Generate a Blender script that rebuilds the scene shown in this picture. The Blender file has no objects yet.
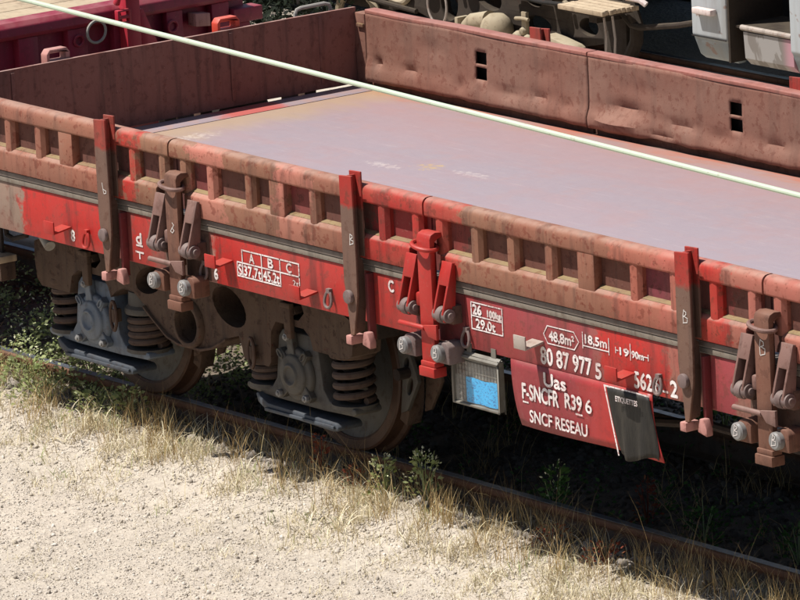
import bpy, bmesh, math, random
import numpy as np
from mathutils import Vector, Matrix, noise as mnoise
from mathutils.geometry import tessellate_polygon
random.seed(7); RNG = np.random.default_rng(7)
scene = bpy.context.scene
COL = scene.collection
R = math.radians

# ---------------------------------------------------------------- camera
CAM_POS = Vector((26.3685, -19.8404, 8.2416))
CF = Vector((-0.78779895, 0.57421057, -0.22283411))
CR = Vector((0.59760031, 0.80018487, -0.05077447))
CU = Vector((-0.14915325, 0.17316581, 0.97353321))
FPX = 6687.8                                   # focal length in pixels of the 800 px wide photograph
cd = bpy.data.cameras.new('camera'); cam = bpy.data.objects.new('camera', cd); COL.objects.link(cam)
cam.matrix_world = Matrix(((CR.x, CU.x, -CF.x, CAM_POS.x), (CR.y, CU.y, -CF.y, CAM_POS.y), (CR.z, CU.z, -CF.z, CAM_POS.z), (0, 0, 0, 1)))
cd.sensor_width = 36.0; cd.lens = FPX / 800 * 36.0; cd.clip_end = 2000; cd.clip_start = 0.5
scene.camera = cam

# ---------------------------------------------------------------- sky, sun, exposure
SUN = Vector((-0.27, -0.44, 1.0)).normalized()   # towards the sun
w = bpy.data.worlds.new('World'); scene.world = w; w.use_nodes = True
wn = w.node_tree; bg = wn.nodes['Background']
sk = wn.nodes.new('ShaderNodeTexSky'); sk.sky_type = 'NISHITA'; sk.sun_disc = False
sk.sun_elevation = math.asin(SUN.z); sk.sun_rotation = math.atan2(SUN.x, SUN.y)
wn.links.new(sk.outputs[0], bg.inputs[0]); bg.inputs[1].default_value = 0.058
sd = bpy.data.lights.new('sun', 'SUN'); sd.energy = 4.6; sd.angle = R(0.53); sd.color = (1, 0.97, 0.92)
so = bpy.data.objects.new('sun', sd); COL.objects.link(so); so.rotation_euler = (-SUN).to_track_quat('-Z', 'Y').to_euler(); so.location = (-10, -20, 40)
vs = scene.view_settings; vs.view_transform = 'Standard'; vs.look = 'None'; vs.exposure = 0.62; vs.gamma = 1; vs.use_curve_mapping = False

# ---------------------------------------------------------------- materials
def lin(c):
    if isinstance(c, str): c = [int(c[i:i+2], 16) / 255 for i in (0, 2, 4)]
    return tuple((v / 12.92 if v <= .04045 else ((v + .055) / 1.055) ** 2.4) for v in c) + (1,)
class NT:
    def __init__(s, name):
        s.m = bpy.data.materials.new(name); s.m.use_nodes = True; s.t = s.m.node_tree
        s.b = s.t.nodes['Principled BSDF']; s.o = s.t.nodes['Material Output']
        g = s.t.nodes.new('ShaderNodeNewGeometry'); s.pos = g.outputs['Position']; s.nor = g.outputs['Normal']
    def put(s, sock, v):
        if isinstance(v, bpy.types.NodeSocket): s.t.links.new(v, sock)
        elif v is not None: sock.default_value = v
    def math(s, op, a, b=None, c=None, clamp=False):
        n = s.t.nodes.new('ShaderNodeMath'); n.operation = op; n.use_clamp = clamp
        s.put(n.inputs[0], a)
        if b is not None: s.put(n.inputs[1], b)
        if c is not None: s.put(n.inputs[2], c)
        return n.outputs[0]
    def vmul(s, v, k, off=(0, 0, 0)):
        n = s.t.nodes.new('ShaderNodeMapping'); s.put(n.inputs[0], v); n.inputs['Scale'].default_value = k; n.inputs['Location'].default_value = off
        return n.outputs[0]
    def noise(s, scale, detail=5, rough=.55, vec=None, dist=0):
        n = s.t.nodes.new('ShaderNodeTexNoise'); s.put(n.inputs['Vector'], vec if vec is not None else s.pos)
        n.inputs['Scale'].default_value = scale; n.inputs['Detail'].default_value = detail; n.inputs['Roughness'].default_value = rough; n.inputs['Distortion'].default_value = dist
        return n.outputs[0]
    def voro(s, scale, vec=None, feat='F1'):
        n = s.t.nodes.new('ShaderNodeTexVoronoi'); n.feature = feat; s.put(n.inputs['Vector'], vec if vec is not None else s.pos); n.inputs['Scale'].default_value = scale
        return n
    def step(s, v, a, b):
        n = s.t.nodes.new('ShaderNodeMapRange'); s.put(n.inputs[0], v); n.inputs[1].default_value = a; n.inputs[2].default_value = b; n.clamp = True
        n.interpolation_type = 'SMOOTHSTEP'
        return n.outputs[0]
    def mix(s, f, a, b, mode='MIX'):
        n = s.t.nodes.new('ShaderNodeMix'); n.data_type = 'RGBA'; n.blend_type = mode
        s.put(n.inputs[0], f); s.put(n.inputs[6], a); s.put(n.inputs[7], b)
        return n.outputs[2]
    def sep(s, v):
        n = s.t.nodes.new('ShaderNodeSeparateXYZ'); s.put(n.inputs[0], v); return n.outputs
    def ramp(s, v, lo, hi, stops, cf=lin, interp='LINEAR'):
        if len(stops) > 30:                     # a colour ramp holds 32 stops: use two
            stops = sorted(stops, key=lambda t: t[0]); k = len(stops) // 2; cut = stops[k][0]
            return s.mix(s.math('GREATER_THAN', v, cut), s.ramp(v, lo, hi, stops[:k + 1], cf), s.ramp(v, lo, hi, stops[k:], cf))
        u = s.t.nodes.new('ShaderNodeMapRange'); s.put(u.inputs[0], v); u.inputs[1].default_value = lo; u.inputs[2].default_value = hi; u.clamp = True
        n = s.t.nodes.new('ShaderNodeValToRGB'); s.put(n.inputs[0], u.outputs[0]); cr = n.color_ramp; cr.interpolation = interp
        while len(cr.elements) < len(stops): cr.elements.new(.5)
        for e, (p, c) in zip(cr.elements, sorted(stops, key=lambda t: t[0])):
            e.position = (p - lo) / (hi - lo); e.color = cf(c)
        return n.outputs[0]
    def bump(s, h, strength, dist, prev=None):
        n = s.t.nodes.new('ShaderNodeBump'); n.inputs['Strength'].default_value = strength; n.inputs['Distance'].default_value = dist
        s.put(n.inputs['Height'], h)
        if prev is not None: s.put(n.inputs['Normal'], prev)
        return n.outputs[0]
    def done(s, col, rough=.7, normal=None, metal=0, spec=.35):
        s.put(s.b.inputs['Base Color'], col); s.put(s.b.inputs['Roughness'], rough); s.put(s.b.inputs['Metallic'], metal)
        s.b.inputs['Specular IOR Level'].default_value = spec
        if normal is not None: s.put(s.b.inputs['Normal'], normal)
        return s.m
def wl(c, k=.62, ds=.14):
    r_, g_, b_, _ = lin(c); m = .3 * r_ + .59 * g_ + .11 * b_
    return tuple(max(0, (v + (m - v) * ds) * k) for v in (r_, g_, b_)) + (1,)
def band(stops):
    """hard-ish bands from (x_start, colour) pairs"""
    out = []
    for i, (x, c) in enumerate(stops):
        if i: out.append((x - .006, stops[i-1][1])); out.append((x + .006, c))
        else: out.append((x, c))
    return out
def weathered(name, base, fade=None, fa=.6, rust=None, ra=.35, dust='b7a08c', da=.35, rough=.75, xr=None, zr=None, streak=.25, bumps=.25, metal=0, wob=.10, k=.62, ds=.0):
    wl_ = lambda c: wl(c, k, ds)
    n = NT(name)
    p = n.sep(n.pos)
    nb = n.noise(2.3, 6, .6); nf = n.noise(22, 8, .62); nm = n.noise(7, 6, .6, n.vmul(n.pos, (1, 1, 1), (3.3, 1.7, 9.1)))
    st = n.noise(1, 6, .6, n.vmul(n.pos, (16, 16, 1.6)))
    if xr:
        wv = n.math('MULTIPLY_ADD', n.math('SUBTRACT', nm, .5), wob * 4, p[0]); wv = n.math('MULTIPLY_ADD', n.math('SUBTRACT', nf, .5), wob * 2.2, wv); wv = n.math('MULTIPLY_ADD', n.math('SUBTRACT', n.noise(70, 5, .7), .5), wob * 1.2, wv)
        col = n.ramp(wv, xr[0], xr[1], xr[2], wl_)
    elif zr:
        wv = n.math('MULTIPLY_ADD', n.math('SUBTRACT', nf, .5), .10, p[2])
        col = n.ramp(wv, zr[0], zr[1], zr[2], wl_)
    else: col = wl_(base)
    if fade: col = n.mix(n.math('MULTIPLY', n.step(nb, .35, .68), fa), col, wl_(fade))
    if rust:
        col = n.mix(n.math('MULTIPLY', n.step(nf, .55, .62), ra), col, wl_(rust))
        ch = n.noise(38, 7, .75, n.vmul(n.pos, (1, 1, 1), (7.7, 2.2, 4.1))); col = n.mix(n.math('MULTIPLY', n.step(ch, .615, .64), ra * 1.5, clamp=True), col, wl_('7a3c26'))
        col = n.mix(n.math('MULTIPLY', n.step(nm, .55, .72), ra * .8), col, wl_(rust))
    col = n.mix(n.math('MULTIPLY', n.step(st, .48, .68), streak * 1.35), col, lin('2c201c'))
    col = n.mix(n.math('MULTIPLY', n.step(n.noise(60, 4, .7), .6, .75), .25), col, wl_('c9a894'))
    nz = n.sep(n.nor)[2]
    col = n.mix(n.math('MULTIPLY', n.math('MULTIPLY', n.step(nz, .3, .95), n.step(nm, .3, .6)), da), col, wl_(dust))
    hv = n.math('MULTIPLY_ADD', nm, .6, nf)
    return n.done(col, n.math('MULTIPLY_ADD', nf, .3, rough - .15), n.bump(hv, bumps, .006), metal)
M = {}
BRN = 'a4634e'; PNK = 'c28572'; RED = 'cc2a22'; DRED = 'a83c3e'; PLM = '97484a'; TAN = '9c8672'
M['board'] = weathered('board_paint', BRN, 'a97a62', .45, '843c2a', .6, 'c8a896', .5, .8, xr=(-3, 6, band([(-3, BRN), (-2.4, 'a86d58'), (-1.75, 'ae6a54'), (-1.22, RED), (-1.10, 'a4745a'), (-.62, 'd0806e'), (-.36, '9c6850'), (.12, 'cb7c6a'), (.38, 'a0644f'), (.80, 'c6342c'), (1.60, '9f6c54'), (2.05, 'a06650'), (2.75, 'bb6a56'), (3.08, 'cf6a5c'), (3.36, RED), (3.58, 'c07060'), (4.3, BRN)])), wob=.12, streak=.3)
M['sheet'] = weathered('board_sheet_paint', '7d5044', '8b5c4e', .5, '5a3026', .55, '9c8c60', .3, .85, xr=(-3, 6, band([(-3, '7a4c40'), (-1.3, '784640'), (-.62, '983e42'), (-.42, '76483c'), (.12, 'a03c40'), (.38, '74463c'), (.85, '9e3634'), (1.62, '7c4c3e'), (2.9, '96424c'), (3.3, '8e423c'), (3.6, '74463c')])), k=.56)
M['ledge'] = weathered('lichen_ledge', '9c7c60', 'a88c68', .6, '85503e', .7, 'b3a070', .5, .95, k=.56)
M['sole'] = weathered('sole_bar_paint', RED, 'b04a42', .6, '7d4438', .45, 'b7a08c', .3, .6, xr=(-3, 6, band([(-3, '9d8372'), (-2.22, RED), (-1.45, '9a4a44'), (-1.2, 'c83028'), (-1.02, '8f6a5a'), (-.58, 'b98a7a'), (-.48, 'cb2c24'), (1.08, 'c23a36'), (1.22, '93594c'), (1.40, PLM), (1.5, 'a84246'), (2.02, 'a3474a'), (2.55, 'a55a54'), (2.62, 'cc2e26'), (3.12, 'b07a68'), (3.42, 'ab4a4e'), (3.62, 'a87a6a'), (4.3, BRN)])), wob=.07, streak=.34)
M['plate'] = weathered('data_plate_paint', 'ad4044', 'b84a4c', .4, '8a3438', .3, 'b7a08c', .2, .45, xr=(1.8, 3.2, [(1.8, '9c3c42'), (2.4, 'a03c40'), (2.66, 'ca3028'), (3.2, 'ca3028')]), streak=.08, bumps=.12)
M['capgrey'] = weathered('ledge_grey', '8d8174', '9b8f80', .5, '6f5a4a', .4, 'b5a994', .4, .85)
M['deckedge'] = weathered('deck_edge_steel', '7a6e66', '8a7c72', .5, '6a4a3e', .4, '9a948f', .4, .6)
M['stake'] = weathered('stake_paint', '8e6a58', '94705c', .5, '6e4432', .45, 'b7a08c', .3, .75, zr=(.8, 1.7, [(.8, 'b07a5a'), (.95, '7f5d4e'), (1.0, '8a6656'), (1.50, '8d6b5c'), (1.53, 'cc332a'), (1.7, 'd0362c')]), k=0.5)
M['brown'] = weathered('brown_steel', '92604c', '9a6f5a', .5, '6a3f30', .45, 'b48a74', .4, .75, k=0.5)
M['darkbrown'] = weathered('dark_brown_steel', '6d5044', '7d6052', .5, '4c342a', .5, '9a8270', .4, .85)
M['darkred'] = weathered('shaded_red_paint', '94363a', '8a4440', .4, '6a3a34', .4, 'a07a70', .3, .7, k=.5)  # darkened red: the stake's shadow is put into the pocket colour
M['redsteel'] = weathered('red_steel', 'c62a22', 'b8443c', .4, '8a4a3c', .25, 'd07a6a', .3, .55, streak=.1)
M['pinksteel'] = weathered('faded_pink_steel', 'cf8f84', 'd8a096', .5, '9a5a4c', .4, 'd8b0a4', .4, .75)
M['pin'] = weathered('worn_pin_steel', '8f8d8c', 'a5a19c', .6, '6d5a50', .4, 'a0958a', .3, .5)
M['bolt'] = weathered('dusty_bolt', '86706c', '9a8680', .5, '6b4a40', .4, 'a89a8e', .4, .7)
M['bogie'] = weathered('bogie_brake_dust', '7a5d4c', '8a705c', .7, '4a2f22', .6, 'a48a70', .6, .92, bumps=.6, streak=.35, k=.36)
M['bogiedark'] = weathered('bogie_dark', '4c3d36', '5c4a40', .6, '3a2a24', .5, '7d6c5c', .4, .9, k=0.3)
M['spring'] = weathered('spring_steel', '765e52', '826a5c', .6, '5a4034', .5, '9a8570', .5, .85, k=0.36)
M['boxblue'] = weathered('axle_box_blue_grey', '8b97a6', '9aa3ad', .5, '6b5f56', .35, 'b0b2b2', .4, .5, k=0.4)
M['keep'] = weathered('keep_bar_steel', '7f8894', '8a9098', .5, '5c5048', .45, '98989a', .3, .6, k=0.24)
M['boxgrey'] = weathered('axle_box_grey', '857d73', '9a9285', .5, '66564a', .4, 'aaa296', .45, .65, k=0.28)
M['wheel'] = weathered('wheel_disc', '7d7a78', '8a837c', .6, '5f4a3e', .5, '9a948c', .3, .6, k=0.36)
M['tread'] = weathered('wheel_rim_rust', '6a4a3a', '77543f', .6, '4c3226', .5, '8a705c', .3, .6, k=0.4)
M['rail'] = weathered('rusty_rail', '85583c', '8a6450', .3, '5e3c2a', .5, '8a745c', .35, .75, zr=(-.18, .01, [(-.18, '6a5a4c'), (-.07, '64564c'), (-.05, '87593e'), (.01, '8f6044')]), k=.5)
M['railtop'] = weathered('rail_head_steel', '8f98a8', '9aa2ae', .5, '7a5a46', .3, 'a8acb2', .2, .35, metal=.6)
M['sleeper'] = weathered('sleeper_timber', '6a5f54', '7a6e60', .6, '4a4038', .5, '8d8272', .5, .9)
M['under'] = weathered('underframe', '4a3a34', '55443c', .5, '36282a', .4, '6c5c50', .3, .9, k=0.35)
M['bare'] = weathered('bare_bracket_steel', 'a89a90', 'b5a89c', .5, '8a6a58', .4, 'c0b4a4', .4, .5, k=.8)
M['whitebit'] = weathered('chipped_white_paint', 'e0d2cc', 'd8bdb4', .5, 'c08a80', .3, 'e0d8d0', .2, .6, k=.8)
M['frame'] = weathered('holder_frame_steel', '8f887c', 'a09a8e', .5, '80705c', .3, 'c8c0b0', .4, .5, k=0.5)
M['crimson'] = weathered('crimson_paint', '8f2238', '9a3044', .5, '6b2a30', .3, 'b47a78', .5, .5, streak=.12, bumps=.12, k=0.78)
M['crimsonred'] = weathered('bright_red_paint', 'b8283a', 'c03a44', .4, '8a3a3a', .3, 'd08a80', .4, .5, streak=.12, k=0.75)
M['orangered'] = weathered('orange_red_paint', 'd84a36', 'dc5a46', .4, 'a85a48', .3, 'd8a090', .3, .5, streak=.08, k=0.75)
M['dustytan'] = weathered('dusty_pale_steel', 'b8a68a', 'c4b498', .5, '8f7a60', .4, 'd0c2a6', .6, .9, streak=.15, k=0.6)
M['dustybrown'] = weathered('dusty_shaded_gear', '6e5c4c', '7a6856', .5, '4e4036', .4, 'b09c80', .5, .9, k=0.2)  # darker than the pale gear: shade under the body put into the colour
M['black'] = weathered('plain_and_shade_black', '26221f', '302a26', .5, '1c1816', .3, '4a423a', .2, .8, k=0.5)  # plain black parts, and black standing in for shade
M['wirem'] = weathered('verdigris_wire', 'bcc8b0', 'c4cfb8', .5, 'b0bca2', .2, 'ccd4c2', .2, .5, streak=.03, k=0.85, ds=0)
M['strap'] = weathered('strap_steel', '8f6a60', '9c7a70', .5, '6b463a', .4, 'b0988c', .4, .7)
M['pipe'] = weathered('grey_pipe', '9a948c', 'a8a298', .5, '7a6a5c', .3, 'b0a89c', .3, .6, streak=.02, k=.8)
M['plankwood'] = weathered('dusty_plank', 'b09a80', 'c0aa8e', .6, '8a705a', .4, 'c8b69a', .5, .9, k=.8)
def white_body():
    n = NT('dirty_white_body'); p = n.sep(n.pos)
    st = n.noise(1, 6, .6, n.vmul(n.pos, (9, 9, 1.0))); nm = n.noise(9, 6)
    c = n.mix(n.step(p[2], .30, .36), lin('7c8488'), lin('a4a8aa'))
    c = n.mix(n.math('MULTIPLY', n.step(st, .42, .7), .5), c, lin('7d756c'))
    c = n.mix(n.math('MULTIPLY', n.step(nm, .63, .67), .7), c, lin('7a5a4c'))
    return n.done(c, .55, n.bump(nm, .1, .004))
M['white'] = white_body()
def graffiti():
    n = NT('tagged_grey_panel'); nm = n.noise(5, 3, .5, n.vmul(n.pos, (1.6, 1, .7)), 1.2)
    c = n.mix(n.step(nm, .47, .52), lin('756e68'), lin('8f8a86')); c = n.mix(n.step(n.sep(n.pos)[0], -5.36, -5.26), c, lin('a67c84'))
    return n.done(c, .6)
M['graffiti'] = graffiti()
def deck_mat():
    n = NT('worn_deck_steel'); p = n.sep(n.pos)
    nb = n.noise(1.1, 6, .6); nf = n.noise(14, 8, .65); nm = n.noise(4, 6, .6, n.vmul(n.pos, (.35, 1.6, 1)))
    sc = n.noise(1, 5, .7, n.vmul(n.pos, (3, 70, 1)))
    c = n.mix(n.step(nb, .35, .65), lin('8f8287'), lin('938286'))
    c = n.mix(n.math('MULTIPLY', n.step(nm, .45, .75), .35), c, lin('9a7b7a'))
    c = n.mix(n.math('MULTIPLY', n.step(nf, .55, .72), .35), c, lin('95837e'))
    c = n.mix(n.math('MULTIPLY', n.step(sc, .58, .7), .3), c, lin('b3a6a6'))
    sc2 = n.noise(1, 4, .7, n.vmul(n.pos, (60, 2.2, 1), (3, 1, 0))); c = n.mix(n.math('MULTIPLY', n.step(sc2, .62, .7), .18), c, lin('6e5c5a'))
    gr = n.noise(90, 5, .75); c = n.mix(n.math('MULTIPLY', n.step(gr, .56, .66), .45), c, lin('7a6866')); blot = n.noise(2.6, 7, .7, n.vmul(n.pos, (1, 1, 1), (9, 4, 0))); c = n.mix(n.math('MULTIPLY', n.step(blot, .52, .62), .25), c, lin('9a7b78')); ne = n.math('MULTIPLY_ADD', n.math('SUBTRACT', blot, .5), .6, p[1]); c = n.mix(n.math('MULTIPLY', n.step(ne, .35, 1.1), .4), c, lin('9a7a78'))
    yy = n.math('MULTIPLY_ADD', n.math('SUBTRACT', nm, .5), .5, p[1])
    c = n.mix(n.math('MULTIPLY', n.step(yy, 1.08, 1.30), .45), c, lin('a07a62'))
    c = n.mix(n.math('MULTIPLY', n.step(yy, 1.20, 1.36), .65), c, lin('b4552f'))
    xx = n.math('MULTIPLY_ADD', n.math('SUBTRACT', nm, .5), .5, p[0])
    c = n.mix(n.math('MULTIPLY', n.step(xx, -2.3, -2.72), .6), c, lin('a58a66'))
    # splash of yellow paint and pale scuffs
    def spot(x, y, rx, ry, colr, c):
        dx = n.math('DIVIDE', n.math('SUBTRACT', p[0], x), rx); dy = n.math('DIVIDE', n.math('SUBTRACT', p[1], y), ry)
        d = n.math('ADD', n.math('MULTIPLY', dx, dx), n.math('MULTIPLY', dy, dy)); d = n.math('MULTIPLY_ADD', n.math('SUBTRACT', n.noise(34, 4, .7), .5), 6.5, d)
        return n.mix(n.math('MULTIPLY', n.step(d, .6, -.4), .4), c, lin(colr))
    c = spot(-.88, .25, .10, .10, 'c2a02e', c); c = spot(-.55, .28, .20, .05, 'c4b8ae', c); c = spot(-1.1, .12, .16, .05, 'c4b8ae', c); c = spot(-2.5, -.1, .10, .2, 'c8bcae', c)
    return n.done(c, n.math('MULTIPLY_ADD', nf, .25, .42), n.bump(n.math('MULTIPLY_ADD', nb, 2.0, nf), .12, .006), 0, .4)
M['deck'] = deck_mat()
def strip_mat():
    n = NT('deck_end_strip'); p = n.sep(n.pos); nf = n.noise(12, 7, .6)
    yy = n.math('MULTIPLY_ADD', n.math('SUBTRACT', nf, .5), .25, p[1])
    c = n.mix(n.step(nf, .4, .7), lin('8f8084'), lin('9c8078'))
    k = n.math('MULTIPLY', n.step(yy, .22, .42), n.step(yy, .78, .66))
    c = n.mix(n.math('MULTIPLY', k, .8), c, lin('b04a3e'))
    return n.done(c, .6, n.bump(nf, .15, .004))
M['strip'] = strip_mat()
M['headboard'] = weathered('headboard_paint', '8e5c50', '98685a', .5, '6a4038', .45, 'c8aaa0', .5, .85, streak=.3, k=0.72)
M['farwall'] = weathered('far_board_paint', '9c6a58', 'a27c6a', .6, '7e4838', .55, 'c49a84', .25, .8, streak=.13, bumps=.35, k=0.58)
M['farrim'] = weathered('far_rim_paint', 'ae6c5e', 'a87868', .5, '9a5044', .3, 'd09a90', .4, .7)
def lettering():
    n = NT('white_lettering'); nf = n.noise(70, 5, .7); nb = n.noise(9, 5, .6)
    c = n.mix(n.math('MULTIPLY', n.step(nb, .38, .62), .75), lin('dcd4d0'), lin('bcaaa4'))
    return n.done(n.mix(n.math('MULTIPLY', n.step(nf, .55, .60), .7), c, lin('8a3834')), .65)
M['letter'] = lettering()
M['chalk'] = NT('chalk').done(lin('bdb4ae'), .9)
def bag_mat():
    n = NT('dark_label_pouch'); nb = n.noise(9, 5, .6, n.vmul(n.pos, (2.2, 1, .6)))
    return n.done(n.mix(n.step(nb, .4, .65), lin('1d1a16'), lin('2b2721')), .6, n.bump(nb, .5, .02))
M['bag'] = bag_mat()
def paper():
    n = NT('blue_wagon_label'); nb = n.noise(60, 4, .7, n.vmul(n.pos, (1, 1, 1.8)))
    return n.done(n.mix(n.step(nb, .50, .62), lin('2aa6dc'), lin('1668a0')), .7)
M['paper'] = paper()
M['mesh'] = weathered('mesh_backing', '8e8b84', 'a09c94', .6, '6c665c', .4, 'b0aca4', .3, .6, k=.8)
def glass():
    n = NT('dusty_glass'); tr = n.t.nodes.new('ShaderNodeBsdfTransparent'); gl = n.t.nodes.new('ShaderNodeBsdfGlossy'); gl.inputs['Roughness'].default_value = .12
    df = n.t.nodes.new('ShaderNodeBsdfDiffuse'); df.inputs[0].default_value = lin('c8c4bc'); m1 = n.t.nodes.new('ShaderNodeMixShader'); m1.inputs[0].default_value = .03
    n.t.links.new(tr.outputs[0], m1.inputs[1]); n.t.links.new(df.outputs[0], m1.inputs[2])
    m2 = n.t.nodes.new('ShaderNodeMixShader'); m2.inputs[0].default_value = .03; n.t.links.new(m1.outputs[0], m2.inputs[1]); n.t.links.new(gl.outputs[0], m2.inputs[2]); n.t.links.new(m2.outputs[0], n.o.inputs[0])
    return n.m
M['glass'] = glass()
def ground_mat():
    n = NT('dry_gravel_ground'); p = n.sep(n.pos)
    nb = n.noise(.9, 6, .6); nf = n.noise(30, 8, .7); v = n.voro(42); v2 = n.voro(95)
    c = n.mix(n.step(nb, .35, .65), lin('a59b8e'), lin('aea396'))
    vc = n.sep(v.outputs['Color']); c = n.mix(n.math('MULTIPLY', vc[0], .45), c, lin('94897c')); c = n.mix(n.math('MULTIPLY', vc[1], .35), c, lin('cfc3b0'))
    c = n.mix(n.math('MULTIPLY', n.step(nf, .5, .7), .4), c, lin('8a7e70'))
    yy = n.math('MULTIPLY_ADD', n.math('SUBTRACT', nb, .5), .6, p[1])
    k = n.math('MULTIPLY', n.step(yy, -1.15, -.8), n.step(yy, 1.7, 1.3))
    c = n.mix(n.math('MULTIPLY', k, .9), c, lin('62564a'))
    h = n.math('ADD', v.outputs['Distance'], n.math('MULTIPLY', v2.outputs['Distance'], .5))
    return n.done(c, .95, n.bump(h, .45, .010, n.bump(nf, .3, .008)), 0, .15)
M['ground'] = ground_mat()
def random_island(name, cols, rough=.9, transl=0):
    n = NT(name); g = n.t.nodes.new('ShaderNodeNewGeometry')
    c = n.ramp(g.outputs['Random Per Island'], 0, 1, [(i / (len(cols) - 1), k) for i, k in enumerate(cols)])
    n.done(c, rough, None, 0, .2)
    if transl:
        tr = n.t.nodes.new('ShaderNodeBsdfTranslucent'); n.put(tr.inputs[0], c); mx = n.t.nodes.new('ShaderNodeMixShader'); mx.inputs[0].default_value = transl
        n.t.links.new(n.b.outputs[0], mx.inputs[1]); n.t.links.new(tr.outputs[0], mx.inputs[2]); n.t.links.new(mx.outputs[0], n.o.inputs[0])
    return n.m
M['stones'] = random_island('gravel_stones', ['8a8074', 'a0968a', 'aea498', 'bab0a4', 'c4bbae', 'a59b8f', 'cdc4b8', 'b3a99c', 'b9ad9b', '91877b'])
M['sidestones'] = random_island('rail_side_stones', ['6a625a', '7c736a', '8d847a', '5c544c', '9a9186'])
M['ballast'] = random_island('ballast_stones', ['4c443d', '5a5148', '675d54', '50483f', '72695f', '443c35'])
M['drygrass'] = random_island('dry_grass', ['c4b694', 'd4c8a8', 'dfd5ba', 'cdbfa0', 'e6ddc8', 'b0a080', 'd9ceb0', 'a39274', 'cfc09c', 'b8b088'], .85, .15)
M['stalk'] = random_island('dry_stalk', ['9a8058', 'b09468', 'c4b080', '8a6c48'], .8, .2)
M['redweed'] = random_island('red_weed', ['7a3a2c', '94503a', '6a3026', '8a5a3c'], .8, .3)
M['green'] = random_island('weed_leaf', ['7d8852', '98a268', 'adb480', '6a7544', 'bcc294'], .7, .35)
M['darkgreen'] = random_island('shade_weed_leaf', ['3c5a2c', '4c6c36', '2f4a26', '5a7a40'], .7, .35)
M['shadeleaf'] = random_island('shade_dark_leaf', ['141a10', '1c2416', '10140c', '242c1c'], .8, .1)  # near-black leaves: shade is put into the leaf colour
M['flower'] = random_island('pale_flower', ['d8d8b0', 'e0dcc0', 'ccd0a0'], .8, .2)

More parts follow.
